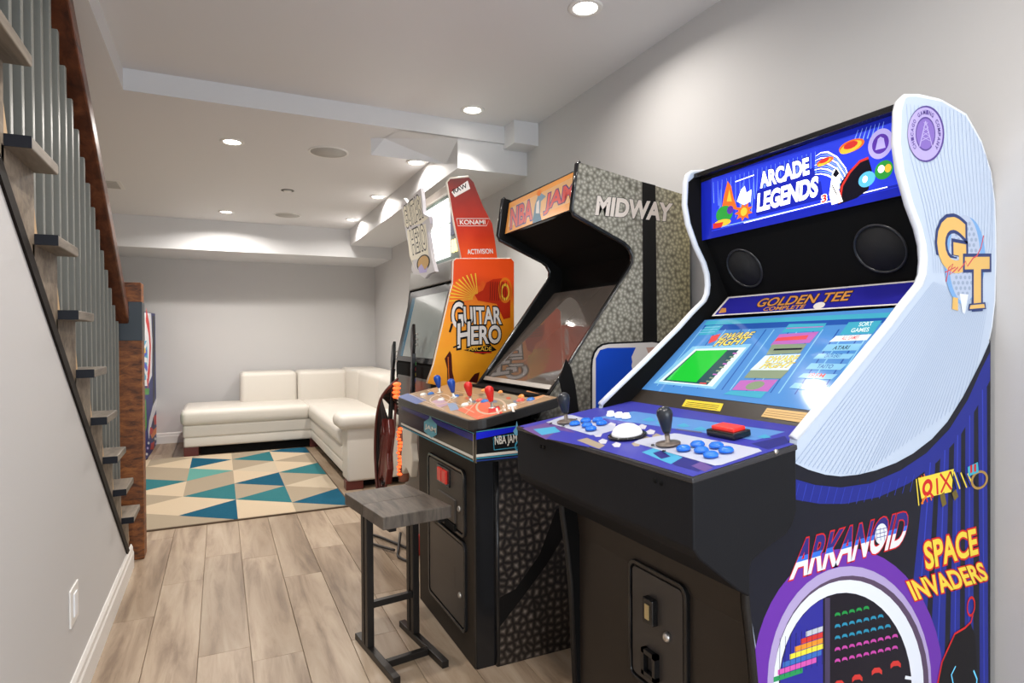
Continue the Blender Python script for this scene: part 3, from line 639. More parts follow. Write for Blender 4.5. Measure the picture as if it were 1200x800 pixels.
MB().box(0.852, 0.962, 2.135, 2.835, 0.0, 0.86, M_brown2).build('front_panel', nb, bevel=0.004)
MB().box(0.860, 0.945, 2.131, 2.1349, 0.0, 0.80, M_blackg).build('front_side_strip', nb)
# black T-molding along the open edge
def path_y(prof, y, r, m, name, parent): return MB().tube([(x, y, z) for x, z in prof], r, m, 6).build(name, parent)
tm = [(1.322, 1.952), (1.310, 1.945), (1.283, 1.762), (1.292, 1.743), (1.535, 1.643), (1.562, 1.623), (1.582, 1.592), (1.580, 1.56), (1.565, 1.533), (1.232, 1.092), (1.165, 1.008)]
path_y(tm, NY+0.011, 0.0115, M_blackg, 't_molding', nb); path_y([(x-0.008, z) for x, z in tm], 2.831, 0.0115, M_blackg, 't_molding', nb)
path_y([(0.943, 0.0), (0.943, 0.80)], NY+0.008, 0.010, M_blackg, 't_molding', nb)
# marquee
MB().slab([(1.300, NY+.02, 1.765), (1.300, 2.82, 1.765), (1.326, 2.82, 1.935), (1.326, NY+.02, 1.935)], (-1, 0, .15), 0.02, M_blackg).build('marquee_frame', nb, bevel=0.003)
pm = P_XZ((1.300, 1.765), (1.326, 1.935))
orm = mat('marquee_orange', srgb(225, 150, 70), 0.25, emit=0.12); A = Art(pm)
A.poly([(597, 238), (677, 199.5), (672.5, 244), (592, 274)], orm)
A.poly([(599, 243), (674, 206), (671, 236), (596, 266)], mat('marquee_peach', srgb(215, 165, 110), 0.3, emit=0.1))
mred = mat('marquee_red', srgb(200, 70, 65), 0.3, emit=0.12); mnav = mat('marquee_navy', srgb(60, 60, 120), 0.3)
A.text('NBA', (598, 268), (624, 257), (599, 245), mred, outline=mnav, ow=0.05, bold=0.03); A.text('JAM', (637, 252), (672, 238), (640, 228), mred, outline=mnav, ow=0.05, bold=0.03)
A.poly([(624, 262), (627, 240), (631, 228), (634, 226), (640, 230), (634, 236), (633, 250), (635, 258)], pr('art_greyblue', (120, 150, 170))); A.poly([(628, 250), (629, 237), (632, 234), (632, 250)], wt); A.ell((632, 226), (634.5, 225), (632, 222.5), orn, 12)
A.build('marquee_art', nb)
# monitor glass and hood
on_face((1.20, 1.035), (1.60, 1.47), NY+0.024, 2.818, 0.006, 0.012, mat('smoked_glass', (0.09, 0.075, 0.065), 0.03, spec=0.55, coat=0.15)).build('screen_glass', nb)
on_face((1.195, 1.03), (1.207, 1.047), NY+0.024, 2.818, 0.012, 0.016, mat('glass_ledge', (0.28, 0.26, 0.24), 0.35, 0.5)).build('glass_ledge', nb)
# side graphics
A = Art(P_Y(NY)); blk = pr('art_seam_black', (20, 18, 17))
A.poly([(752.5, 213), (768, 217), (769, 300), (770, 400), (769, 470), (753, 470), (753, 400), (753, 300)], blk)
A.poly([(655, 445), (663, 420), (669, 430), (674, 450), (678, 480), (676, 520), (664, 520), (663, 480), (658, 460)], blk)
A.poly([(652, 596), (672, 590), (664, 622), (640, 662), (612, 700), (585, 735), (585, 700), (604, 690), (632, 650)], blk)
mw = pr('art_stone_white', (228, 216, 205))
A.text('MIDWAY', (697, 252), (786, 260), (700, 229), mw, outline=dk, ow=0.02, bold=0.045)
# league badge: rounded board, blue left half, white figure
def rrect(c, n=5, r=0.22):
    (a, b_, c_, d) = c; out = []     # px corners ll, lr, ur, ul
    P = [np.array(q, float) for q in (a, b_, c_, d)]
    for i in range(4):
        p, q0, q1 = P[i], P[i-1], P[(i+1) % 4]; 
        e0 = p+(q0-p)*r*(1 if i % 2 else 0.62); e1 = p+(q1-p)*r*(0.62 if i % 2 else 1)
        for k in range(n+1):
            t = k/n; out.append(tuple((1-t)**2*e0+2*t*(1-t)*p+t*t*e1))
    return out
A.poly(rrect([(692, 610), (786, 640), (786, 398), (692, 402)]), dk); A.poly(rrect([(694, 606), (784, 636), (784, 400), (694, 404)]), wt)
A.poly([(698, 600), (698, 420), (703, 410), (712, 407.5), (745, 407), (740, 418), (741, 424), (740, 428), (742, 440), (733, 445), (725, 448), (715, 462), (708, 480), (708, 600)], pr('art_royal', (20, 75, 200)))
A.poly([(757, 407), (779, 406), (782, 425), (782, 600), (760, 600), (757, 440), (762, 420)], pr('art_softred', (205, 165, 150)))
A.build('side_art', nb)
# control deck: wide slab with rounded corners
dk_prof = lambda inset=0: None
pdk = P_XZ((0.80, 0.951), (1.17, 1.0215)); pdk = Plane((0.80, 0, 0.951), (-0.187, 0, 1))
def deck_z(x): return 0.951+0.19*(x-0.80)
dkp = []
for (cx_, cy, t0) in ((0.85, 2.05, 180), (1.14, 2.03, 270), (1.14, 3.02, 0), (0.85, 3.0, 90)):
    r = 0.05 if cx_ < 1 else 0.02
    for k in range(6):
        t = math.radians(t0+90*k/5); dkp.append((cx_+r*math.cos(t), cy+r*math.sin(t)))
dkp2 = dkp
mdeck = mat('deck_edge_black', (0.02, 0.018, 0.017), 0.3)
d = MB(); n = len(dkp); d.add([(x, y, deck_z(x)) for x, y in dkp]+[(x, y, deck_z(x)-0.035) for x, y in dkp], [tuple(range(n)), tuple(range(2*n-1, n-1, -1))]+[(i, n+i, n+(i+1) % n, (i+1) % n) for i in range(n)], mdeck)
deck = d.build('control_deck', nb, bevel=0.003)
MB().box(0.812, 1.15, 2.0, 3.05, 0.805, 0.925, M_blackg).build('deck_skirt', nb)
MB().box(1.10, 1.20, 2.14, 2.82, 0.82, 1.02, M_void).build('deck_back', nb)
M_court = grad('court_print', [(0.2, srgb(150, 92, 55)), (0.45, srgb(172, 122, 82)), (0.62, srgb(190, 100, 64)), (0.8, srgb(178, 148, 116))], -0.3, 1.4, nscale=14, namp=0.5, rough=0.25)
n = len(dkp)
dd = MB(); dd.add([(0.975+(x-0.975)*0.97, 2.525+(y-2.525)*0.985, deck_z(0.975+(x-0.975)*0.97)+0.0012) for x, y in dkp], [tuple(range(n))], M_court); dd.build('deck_print', nb, )
A = Art(pdk, off=0.002)
A.poly([(466, 465), (478, 461), (500, 469), (488, 474)], pr('deck_blue', (70, 90, 150))); A.poly([(535, 480), (570, 470), (590, 484), (560, 492)], pr('deck_coral', (225, 105, 75))); A.poly([(573, 478), (585, 476), (588, 485), (572, 486)], red)
for (x, y) in ((592, 479), (597, 477), (602, 480), (584, 482)): A.poly([(x-1.5, y+3), (x-3, y-3), (x-1, y-4), (x+1.5, y+3)], wt)
A.poly([(517, 467), (528, 474), (515, 478), (505, 471)], pr('deck_lilac', (175, 140, 160))); A.poly([(524, 473), (534, 472), (538, 480), (528, 482)], pr('deck_sky', (130, 150, 180)))
A.poly([(560, 462), (600, 459), (612, 472), (590, 475), (566, 470)], pr('deck_khaki', (150, 135, 110))); A.poly([(618, 458), (640, 464), (625, 470), (612, 463)], pr('deck_tan', (215, 150, 100)))
for (a_, b_) in (((480, 462), (520, 480)), ((500, 457), (556, 484)), ((560, 489), (640, 464)), ((530, 458), (600, 470)), ((545, 486), (560, 470)), ((600, 458), (645, 466))): A.line([a_, b_], 0.004, pr('deck_line', (200, 175, 150)))
A.ell((575, 476), (592, 472), (570, 468), pr('deck_line', (200, 175, 150)), 24, inner=0.86); A.ell((516, 468), (528, 465), (512, 463), pr('deck_line', (200, 175, 150)), 24, inner=0.86)
for k in range(9): A.ell((540+k*8, 463+(k % 3)*4), (543+k*8, 463+(k % 3)*4), (540+k*8, 461.5+(k % 3)*4), pr('deck_smudge%d' % (k % 3), [(120, 100, 80), (190, 90, 60), (110, 120, 140)][k % 3]), 8)
A.build('deck_art', nb)
def joystick(parent, plane, px, py, h, r, mball, mshaft, plate, name='joystick', mplate=None, shape='bat'):
    b = Vector(plane.at(px, py)); up_ = Vector(plane.n)
    if up_.z < 0: up_ = -up_
    mb = MB(); mb.lathe(b, up_, [(plate, 0), (plate, 0.003), (plate*0.6, 0.005), (0.006, 0.006), (0.006, h*0.45)], mplate or mshaft, 18)
    j = mb.build(name, parent)
    k = h; mb = MB(); mb.lathe(b, up_, [(r*0.45, k*0.30), (r*0.55, k*0.36), (r*0.85, k*0.62), (r, k*0.78), (r*0.93, k*0.89), (r*0.6, k*0.97), (r*0.15, k)], mball, 16)
    mb.build('bat_top', j); return j
def button(parent, plane, px, py, r, m, h=0.010):
    b = Vector(plane.at(px, py)); up_ = Vector(plane.n)
    if up_.z < 0: up_ = -up_
    mb = MB(); mb.lathe(b, up_, [(r, 0), (r, 0.004), (r*0.88, 0.007), (r*0.75, 0.006), (r*0.72, h), (r*0.5, h+0.001)], m, 16); return mb.build('button', parent)
jb = mat('joy_blue', (0.01, 0.07, 0.42), 0.25); jr = mat('joy_red', (0.62, 0.02, 0.015), 0.25); bw = mat('button_white', (0.85, 0.83, 0.80), 0.35)
bb = mat('button_blue', (0.04, 0.18, 0.55), 0.3); bo = mat('button_orange', (0.85, 0.30, 0.05), 0.3); brd = mat('button_red', (0.75, 0.10, 0.07), 0.3)
for (x, y, m) in ((515.5, 460, jb), (532, 466, jb), (552, 471, jr), (577, 478, jr)): joystick(nb, pdk, x, y, 0.088, 0.018, m, M_steel, 0.016)
for (x, y, m) in ((496, 463, bw), (505, 462, bb), (517, 469, bw), (534, 465, bb), (545, 475, bw), (601, 476, bw), (568, 458, bo), (588, 460, bo), (612, 465, bo), (610, 470, brd), (622, 469, bb), (568, 471, bb), (562, 470, brd)): button(nb, pdk, x, y, 0.017, m)
# skirt art front and side
tl = pr('trim_teal', (60, 140, 165)); blu = pr('trim_cobalt', (25, 35, 200)); lb = pr('trim_ivory', (215, 210, 200))
A = Art(P_X(0.8115)); A.line([(471, 474), (556, 508)], 0.003, tl); A.poly([(471, 475), (555, 509), (555, 517), (471, 479)], mat('cobalt_gloss', srgb(25, 30, 130), 0.2)); A.line([(470, 496), (555, 536)], 0.010, lb); A.line([(470, 499), (555, 540.5)], 0.005, tl)
A.poly([(497, 494), (503, 490), (504, 484), (506, 491), (512, 497), (512, 509), (506, 513), (497, 505)], pr('crest_teal', (90, 150, 165))); A.text('JAM', (498, 503), (511, 509), (498, 496), lb, outline=dk, ow=0.03); A.line([(554.8, 508), (554.8, 540)], 0.004, mat('clear_edge', (0.5, 0.42, 0.35), 0.3))
A.build('skirt_art', nb)
A = Art(P_Y(1.9995)); A.poly([(558, 507), (620, 497), (620, 502), (558, 515)], blu); A.line([(558, 506), (604, 499)], 0.003, tl); A.line([(558, 534), (615, 528)], 0.010, lb); A.line([(558, 537), (615, 531)], 0.005, tl); A.line([(558, 540), (615, 534)], 0.005, pr('trim_blue', (35, 60, 130)))
A.line([(579, 527), (578, 513), (604, 508)], 0.003, tl); A.line([(579, 527), (612, 523)], 0.003, tl); A.text('NBA JAM', (580, 524), (606, 521), (579.5, 511), lb, bold=0.02)
A.poly([(601, 505), (604, 501), (605.5, 493), (607, 501), (611, 505), (608, 510), (604, 510)], pr('crest_sky', (110, 170, 195))); A.ell((607, 522), (611, 521), (607, 516), tl, 14, inner=0.6)
A.build('skirt_art', nb)
# coin doors
M_dg = mat('coin_door_grey', (0.055, 0.046, 0.038), 0.4, 0.2, bump=(300, 0.06))
cd1 = coin_door(nb, 0.852, 2.205, 2.665, 0.47, 0.735, M_dg, M_blackg, None)
cd2 = coin_door(nb, 0.852, 2.205, 2.665, 0.10, 0.455, M_dg, M_blackg, None)
mredlit = mat('coin_red', (0.55, 0.03, 0.02), 0.25, emit=0.15)
for y in (2.385, 2.445): MB().box(0.828, 0.843, y, y+0.05, 0.645, 0.70, mredlit).build('coin_slot', cd1, bevel=0.003)
MB().box(0.836, 0.846, 2.365, 2.515, 0.635, 0.71, M_blackg).build('slot_surround', cd1, bevel=0.003)
MB().box(0.836, 0.846, 2.30, 2.50, 0.505, 0.60, M_dg).build('reject_flap', cd1, bevel=0.003); MB().box(0.834, 0.846, 2.30, 2.42, 0.475, 0.50, M_void).build('coin_return', cd1)
MB().box(0.8425, 0.8465, 2.32, 2.55, 0.24, 0.33, M_dg).build('raised_panel', cd2, bevel=0.0015)
for d_, z in ((cd1, 0.575), (cd2, 0.235)): MB().lathe((0.845, 2.262, z), (-1, 0, 0), [(0.012, 0), (0.012, 0.006), (0.008, 0.009)], M_steel, 14).build('lock', d_)

# ------------------------------------------------------------------ bar stool
def rotz(p, c, a): 
    x, y = p[0]-c[0], p[1]-c[1]; return (c[0]+x*math.cos(a)-y*math.sin(a), c[1]+x*math.sin(a)+y*math.cos(a))
stl = thing('bar_stool', (0.632, 2.39, 0), 'backless bar stool with grey plank seat and black metal frame before the machine', 'stool')
sc_ = (0.632, 2.385); an = math.radians(8)
def rbox(x0, x1, y0, y1, z0, z1, m, name, parent, bevel=0.002, c=sc_):
    mb = MB(); pts = [rotz((c[0]+x, c[1]+y), c, an) for x, y in ((x0, y0), (x1, y0), (x1, y1), (x0, y1))]
    mb.prism_z(pts, z0, z1, m); return mb.build(name, parent, bevel=bevel)
rbox(-0.137, 0.137, -0.21, 0.0, 0.565, 0.612, M_stool, 'seat_board', stl, 0.003, (0.622, 2.385))
rbox(-0.137, 0.137, 0.001, 0.21, 0.565, 0.612, M_stool, 'seat_board', stl, 0.003, (0.622, 2.385))
M_iron = mat('black_iron', (0.022, 0.019, 0.017), 0.38, 0.5)
for s in (-1, 1):
    x = s*0.098
    rbox(x-0.014, x+0.014, -0.205, 0.205, 0.0, 0.026, M_iron, 'foot', stl)
    rbox(x-0.014, x+0.014, 0.055, 0.083, 0.026, 0.563, M_iron, 'post', stl)
    rbox(x-0.014, x+0.014, 0.095, 0.123, 0.026, 0.563, M_iron, 'post', stl)
    rbox(x-0.014, x+0.014, -0.18, 0.19, 0.545, 0.565, M_iron, 'seat_rail', stl)
rbox(-0.084, 0.084, 0.06, 0.085, 0.175, 0.200, M_iron, 'stretcher', stl); rbox(-0.084, 0.084, -0.085, -0.06, 0.0, 0.026, M_iron, 'stretcher', stl)

# ------------------------------------------------------------------ white and blue multi-game machine (front)
al = thing('arcade_cabinet', (1.4, 1.35, 0), 'nearest arcade machine, white and blue sides, lit blue marquee and screen', 'arcade machine')
AY = 0.95; FYA = 1.735
front = [(1.52, 1.80), (1.515, 1.72), (1.529, 1.654), (1.565, 1.575), (1.601, 1.518), (1.618, 1.475), (1.622, 1.435), (1.617, 1.40), (1.601, 1.373), (1.541, 1.326), (1.479, 1.272), (1.331, 1.157), (1.211, 1.067), (1.150, 1.02), (1.137, .96), (1.136, .864), (1.125, .835), (1.106, .819), (1.03, .79), (1.005, .777), (.997, .760), (1.0, .679), (1.015, .58), (1.030, .45), (1.048, .02)]
rest = [(1.895, .02), (1.895, 1.235), (1.908, 1.27), (1.924, 1.34), (1.929, 1.45), (1.929, 1.53), (1.924, 1.61), (1.905, 1.69), (1.858, 1.765), (1.789, 1.826), (1.684, 1.847), (1.56, 1.842), (1.535, 1.833)]
M_side = mat('pearl_side', srgb(188, 202, 222), 0.3)
MB().prism_y(front+rest, AY, AY+0.02, M_side).build('side_panel', al)
MB().prism_y(front+rest, FYA-0.02, FYA, M_side).build('far_side_panel', al)
MB().prism_y([(x+0.003, z) for x, z in front[:14]]+[(x, z) for x, z in front[14:]]+[(1.89, 0.02), (1.89, 1.2)]+[(1.92, 1.5), (1.80, 1.81), (1.56, 1.83)], AY+0.0201, AY+0.0225, M_void).build('inner_liner', al)
MB().prism_y([(x+0.003, z) for x, z in front[:14]]+[(x, z) for x, z in front[14:]]+[(1.89, 0.02), (1.89, 1.2)]+[(1.92, 1.5), (1.80, 1.81), (1.56, 1.83)], FYA-0.0225, FYA-0.0201, M_void).build('inner_liner', al)
for y in (AY+0.010, FYA-0.010):
    path_y([(1.895, 1.235), (1.908, 1.27), (1.922, 1.34), (1.927, 1.45), (1.927, 1.53), (1.922, 1.61), (1.903, 1.69), (1.858, 1.767), (1.789, 1.828), (1.684, 1.847), (1.60, 1.845), (1.545, 1.836), (1.526, 1.822)]+[(x-0.002, z) for x, z in front[:14]], y, 0.0112, M_molding, 't_molding', al)
path_y([(x-0.002, z) for x, z in front[17:]], AY+0.006, 0.009, M_black, 't_molding', al); path_y([(x-0.002, z) for x, z in front[17:]], FYA-0.012, 0.012, M_black, 't_molding', al)
body = [(1.055, .0), (1.055, .60), (1.045, .68), (1.03, .76), (1.03, .80), (1.15, .95), (1.28, 1.0), (1.325, 1.045), (1.615, 1.289), (1.725, 1.38), (1.60, 1.61), (1.585, 1.625), (1.58, 1.815), (1.66, 1.835), (1.78, 1.812), (1.88, 1.68), (1.88, 0)]
MB().prism_y(body, AY+0.0225, FYA-0.0225, M_brownblack).build('cabinet_body', al)
# bill of the speaker panel, marquee frame, screen
Y0, Y1 = AY+0.0226, FYA-0.0226
on_face((1.722, 1.383), (1.602, 1.607), Y0, Y1, 0.006, 0.007, M_void).build('speaker_panel', al)
psp = P_XZ((1.722, 1.383), (1.602, 1.607))
for (cx_, cy_, rx, ry) in ((874, 313, 21, 28), (1033, 290, 31, 35)):
    c3 = Vector(psp.at(cx_, cy_, 0.008)); mb = MB()
    mb.lathe(c3, psp.n, [(0.068, 0), (0.070, 0.004), (0.073, 0.004), (0.075, 0)], mat('speaker_ring', (0.02, 0.021, 0.025), 0.3), 32, cap=False)
    sp_ = mb.build('speaker', al)
    MB().lathe(c3, psp.n, [(0.068, -0.0005), (0.068, 0.0005)], mat('speaker_cloth', (0.010, 0.010, 0.011), 0.7, bump=(900, 0.5)), 24).build('speaker_mesh', sp_)
pmq = P_XZ((1.583, 1.628), (1.577, 1.812))
MB().box(1.545, 1.66, Y0, Y1, 1.815, 1.832, M_blackg).build('marquee_top', al, bevel=0.003)
E = 0.55
def pe(name, c, e=E): return mat('lit_'+name, srgb(*c), 0.25, emit=e)
nvy = pe('navy', (22, 35, 165)); cob = pe('cobalt', (40, 60, 215)); sky = pe('sky', (125, 165, 240)); wht = pe('white', (225, 232, 245), 0.7); lred = pe('red', (205, 50, 45)); lor = pe('orange', (235, 110, 40))
lyl = pe('yellow', (245, 190, 60)); lgr = pe('green', (45, 150, 60)); lpu = pe('purple', (85, 50, 160)); lla = pe('lavender', (175, 165, 225)); lbk = pe('black', (14, 12, 30), 0.1); lcy = pe('cyan', (90, 185, 230))
A = Art(pmq)
A.poly([(822, 214), (1058, 128), (1060, 228), (822, 282)], nvy)
TL, TR, BR, BL = (834, 209), (1050, 142), (1053, 219), (834, 271)
A.poly([TL, TR, BR, BL], cob)
random.seed(3)
A.nx(); A.hold = True
for k in range(24):   # comet trails
    x = 836+k*5.2; y = 213-(x-834)*0.30; h = random.uniform(18, 50); A.line([(x, y+1), (x+random.uniform(-2, 3), y+h)], [0.0012, 0.0030], sky)
A.hold = False; A.nx(); A.hold = True
for k in range(9):
    q_ = 3.4*k; A.line([(956-q_*.1, 183+q_*.8), (962, 179+q_*.9), (970, 178+q_), (981, 184+q_), (991-q_*.2, 197+q_), (997-q_*.4, 214+q_*.6)], [0.001, 0.003, 0.0045, 0.004, 0.003, 0.001], sky if k % 2 else wht)
for k in range(7): A.line([(1006+k*5, 152-k*1.6), (1001+k*5.2, 166-k*1.2)], [0.001, 0.004], sky)
for k in range(16): A.line([(838+k*6.5, 224-k*2.0), (836+k*6.4, 262-k*1.9)], [0.0012, 0.0035], sky if k % 2 else cob)
A.hold = False
A.line([(834, 269), (1053, 217)], 0.006, nvy); A.line([(845, 266), (935, 245)], 0.004, sky); A.line([(872, 261), (1040, 219)], 0.0025, wht)
A.poly([(887, 224), (954, 196), (957, 216), (962, 212), (965, 233), (887, 253), (885, 240)], nvy)
A.text('ARCADE', (891, 221), (950, 204), (889, 202.5), wht, outline=nvy, ow=0.05, bold=0.045, shear=0.1); A.text('LEGENDS', (887, 249), (959, 230), (887, 227), wht, outline=nvy, ow=0.05, bold=0.045, shear=0.1)
A.text('3', (963, 238), (969, 236), (963, 229), lred, outline=wht, ow=0.05, bold=0.04)
# flying saucers
for (c, r, u) in (((998, 171), (1013, 164.5), (995, 165)), ((967, 189), (977, 184.5), (965.5, 185.5))):
    A.ell(c, r, u, lor, 20); A.ell((c[0]-1, c[1]+1.5), (r[0]-3, r[1]+1.5), (u[0], u[1]+2.5), lyl, 18); A.ell((c[0]-1, c[1]-1), ((r[0]+c[0])/2, (r[1]+c[1])/2-1), ((u[0]+c[0])/2, (u[1]+c[1])/2-2), lred, 12)
# round seal
A.ell((1032, 168.5), (1047, 164), (1032, 151), lla, 30); A.ell((1032, 168.5), (1042, 165.5), (1032, 157), lpu, 26); A.poly([(1026, 176), (1029, 163), (1032, 160), (1036, 162), (1038, 173)], lla)
# abstract shapes of the title art (no figures): planets, bursts, dark ridge
A.poly([(982, 240), (985, 215), (995, 200), (1007, 190), (1018, 185), (1022, 200), (1018, 222), (1004, 232)], lbk); A.line([(984, 238), (987, 218), (996, 202), (1008, 189), (1018, 185)], 0.007, lred)
A.poly([(972, 228), (976, 200), (981, 196), (985, 205), (983, 222), (988, 236), (975, 240)], wht); A.poly([(976, 205), (980, 197), (984, 203), (980, 208)], lbk); A.line([(975, 216), (981, 228)], 0.003, lbk)
A.ell((1016, 210), (1026, 207), (1016, 201), lcy, 20); A.ell((1014, 210), (1017, 209), (1014, 206), wht, 10); A.ell((1036, 199), (1047, 196), (1036, 188), lgr, 20); A.ell((1033, 198), (1037, 197), (1033, 193.5), wht, 10); A.ell((1041, 197), (1045, 196), (1041, 192), lyl, 10)
A.poly([(845, 250), (849, 228), (853, 212), (857, 218), (860, 232), (865, 246), (855, 244)], lor); A.poly([(852, 236), (855, 222), (858, 236)], lyl)
A.ell((849, 251), (859, 249), (849, 241), lgr, 16); A.ell((856, 246), (860, 245), (856, 241), lpu, 10); A.ell((847, 261), (857, 259), (847, 257), lyl, 12)
st_ = []
for k in range(18):
    a = 2*math.pi*k/18; r = 11 if k % 2 else 6.5; st_.append((872+r*math.cos(a), 248-r*math.sin(a)-0.25*r*math.cos(a)))
A.poly(st_, lor); A.ell((872, 248), (876, 247), (872, 243), lyl, 12)
A.poly([(864, 236), (869, 222), (873, 218), (875, 226), (881, 222), (880, 236), (872, 240)], wht); A.line([(862, 213), (884, 205)], 0.003, wht)
A.poly([(836, 262), (848, 260), (846, 266), (836, 268)], lred)
A.build('marquee_art', al)
# screen
psc = P_XZ((1.315, 1.066), (1.60, 1.305))
def on_psc(off): return psc
on_face((1.325-0.0, 1.0742), (1.60, 1.305), Y0, Y1, 0.004, 0.004, mat('screen_frame', (0.01, 0.01, 0.012), 0.2)).build('screen_bezel', al)
SE = 0.75
def scm(n, c, e=SE): return mat('screen_'+n, srgb(*[v*0.9 for v in c]), 0.08, emit=e)
s_blue = scm('blue', (70, 125, 185)); s_lt = scm('light', (120, 175, 205)); s_dk = scm('deep', (35, 75, 150)); s_gr = scm('green', (30, 175, 50)); s_gd = scm('darkgreen', (35, 70, 75)); s_wh = scm('white', (195, 215, 215)); s_ye = scm('yellow', (220, 200, 100)); s_pk = scm('magenta', (165, 95, 165)); s_te = scm('teal', (60, 150, 175)); s_ol = scm('olive', (120, 135, 110)); s_re = scm('red', (200, 70, 70)); s_bl = scm('black', (25, 30, 40), 0.2)
psc2 = Plane(psc.p+psc.n*0.0045, psc.n)
A = Art(psc2, step=0.0002)
A.poly([(826, 375), (1060, 360), (1060, 375), (960, 482), (752, 456)], s_blue)
A.poly([(829, 376), (1050, 366), (1044, 373), (825, 381)], s_te); A.poly([(826, 381), (1044, 372), (1040, 378), (822, 388)], s_dk)
for k in range(26):
    x = 770+k*9.5; A.line([(x+52, 386), (x, 452+k*0.6)], 0.004, s_lt if k % 3 == 0 else s_dk) if k % 3 != 1 else None
def qd(a, b_, c, d_): return [a, b_, c, d_]
A.poly(qd((812, 406), (881, 403), (838, 456), (766, 449)), s_lt); A.poly(qd((815, 409), (875, 407), (835, 453), (772, 447)), s_wh); A.poly(qd((816, 411), (866, 410), (829, 451), (777, 446)), s_gd); A.poly(qd((817, 411), (853, 410), (816, 448), (781, 445)), s_gr)
for k in range(9): A.line([(859-k*3.9, 414+k*4.1), (864-k*3.9, 414.5+k*4.1)], 0.006, s_pk if k % 3 == 0 else s_ol)
A.line([(820, 449), (828, 449.5)], 0.005, s_re)
A.text('DWARF', (842, 398), (880, 396), (848, 391), s_ye, outline=s_bl, ow=0.04, shear=0.3); A.text('FIGHT', (836, 406), (876, 403), (841, 398), s_ye, outline=s_bl, ow=0.04, shear=0.3); A.poly([(834, 394), (845, 391), (840, 399), (830, 403)], s_re)
A.poly([(828, 382), (848, 381), (838, 392), (818, 393)], s_te)
for k in range(3): A.line([(826-k*3, 384+k*3), (844-k*3, 383+k*3)], 0.003, s_lt)
cl_ = [((925, 380), (969, 379), (963, 388), (916, 390), s_te), ((914, 392), (960, 389), (949, 402), (903, 405), s_pk), ((905, 404), (946, 403), (938, 414), (898, 416), s_ol), ((897, 417), (939, 415), (924, 434), (879, 434), s_wh), ((880, 434), (925, 434), (915, 444), (872, 443), s_ol), ((868, 446), (912, 445), (900, 459), (858, 457), s_pk), ((857, 458), (899, 459), (892, 467), (848, 462), s_te)]
for a, b_, c, d_, m in cl_: A.poly(qd(a, b_, c, d_), m)
A.line([(922, 385), (965, 383)], 0.004, s_pk); A.text('DWARF', (897, 425), (934, 424), (901, 418), s_ye, outline=s_bl, ow=0.03, shear=0.3); A.text('FIGHT', (890, 432), (928, 431), (895, 426), s_ye, outline=s_bl, ow=0.03, shear=0.3)
A.poly([(912, 396), (948, 393), (945, 398), (908, 400)], s_re); A.line([(907, 410), (940, 409)], 0.008, s_bl); A.ell((885, 452), (896, 451), (888, 447), s_ol, 14)
rows = [((995, 378), (1034, 376), (1023, 391), (984, 393), s_te, 'SORT\nGAMES', None), ((980, 394), (1022, 392), (1016, 399), (972, 401), s_wh, 'ALL GAMES', s_re), ((970, 404), (1012, 403), (1004, 411), (963, 412), s_lt, 'ATARI', s_bl), ((960, 415), (1002, 415), (995, 421), (953, 421), s_lt, 'DATA EAST', s_dk), ((951, 426), (993, 427), (985, 434), (944, 433), s_lt, 'TAITO', s_dk), ((942, 438), (982, 439), (975, 445), (935, 443), s_lt, 'IREM', s_re), ((932, 449), (970, 452), (963, 458), (925, 455), s_lt, 'SPORTS', s_dk)]
for a, b_, c, d_, m, tx, tm_ in rows:
    A.poly(qd(a, b_, c, d_), m)
    if '\n' in tx:
        A.text('SORT', (1006, 383), (1022, 382), (1008, 378), s_wh); A.text('GAMES', (997, 390), (1018, 389), (999, 385), s_wh)
    else:
        w0 = (d_[0]*0.72+c[0]*0.28+1, d_[1]*0.72+c[1]*0.28-1.5); w1 = (d_[0]*0.25+c[0]*0.75, d_[1]*0.25+c[1]*0.75-1.5); A.text(tx, w0, w1, (w0[0]+3.5, w0[1]-4.5), tm_, bold=0.01)
A.build('screen_picture', al)
on_face((1.24, 1.003), (1.70, 1.3888), Y0, Y1, 0.0008, 0.012, None) if False else None
# banner strip above the screen
A = Art(psc2, step=0.0003)
bn = mat('banner_indigo', srgb(38, 36, 140), 0.2, emit=0.15); A.poly([(853, 348), (1080, 328), (1058, 357), (834, 370.5)], wt); A.poly([(854.5, 349.5), (1077, 330), (1055, 355.5), (837.5, 369)], bn)
cop = mat('banner_copper', srgb(205, 140, 70), 0.3, emit=0.1)
A.text('GOLDEN TEE', (886, 360), (996, 352), (891, 350), cop, outline=dk, ow=0.05, bold=0.02, shear=0.2); A.text('COMPLETE', (894, 364.5), (943, 361.5), (896, 360), cop, outline=dk, ow=0.03, shear=0.2); A.ell((960, 358), (967, 357), (961, 354), wt, 14); A.poly([(842, 367), (846, 361), (851, 361), (851, 366)], cop)
A.build('banner_art', al)
# apron stickers
pap = P_XZ((1.265, 1.024), (1.315, 1.066)); pap2 = Plane(psc.p+psc.n*0.0, psc.n)
A = Art(psc2); sy = pr('sticker_yellow', (225, 200, 60)); sc2 = pr('sticker_sand', (205, 170, 110)); 
on_face((1.262, 1.0215), (1.325, 1.0742), Y0, Y1, 0.02, 0.004, M_brownblack).build('apron', al)
A.poly([(804, 468), (848, 473), (844, 482), (799, 476)], sy)
for k in range(3): A.line([(805.5-k*1.5, 471+k*2), (843-k*1.2, 475.5+k*2)], 0.0022, dk)
A.build('warning_sticker', al); A = Art(psc2); A.poly([(899, 478), (950, 484), (944, 496), (892, 488)], sc2)
for k in range(3): A.line([(899-k*2, 481+k*2.4), (944-k*1.5, 486.5+k*2.6)], 0.0016, pr('sticker_brown', (120, 90, 50)))
A.build('warning_sticker', al)
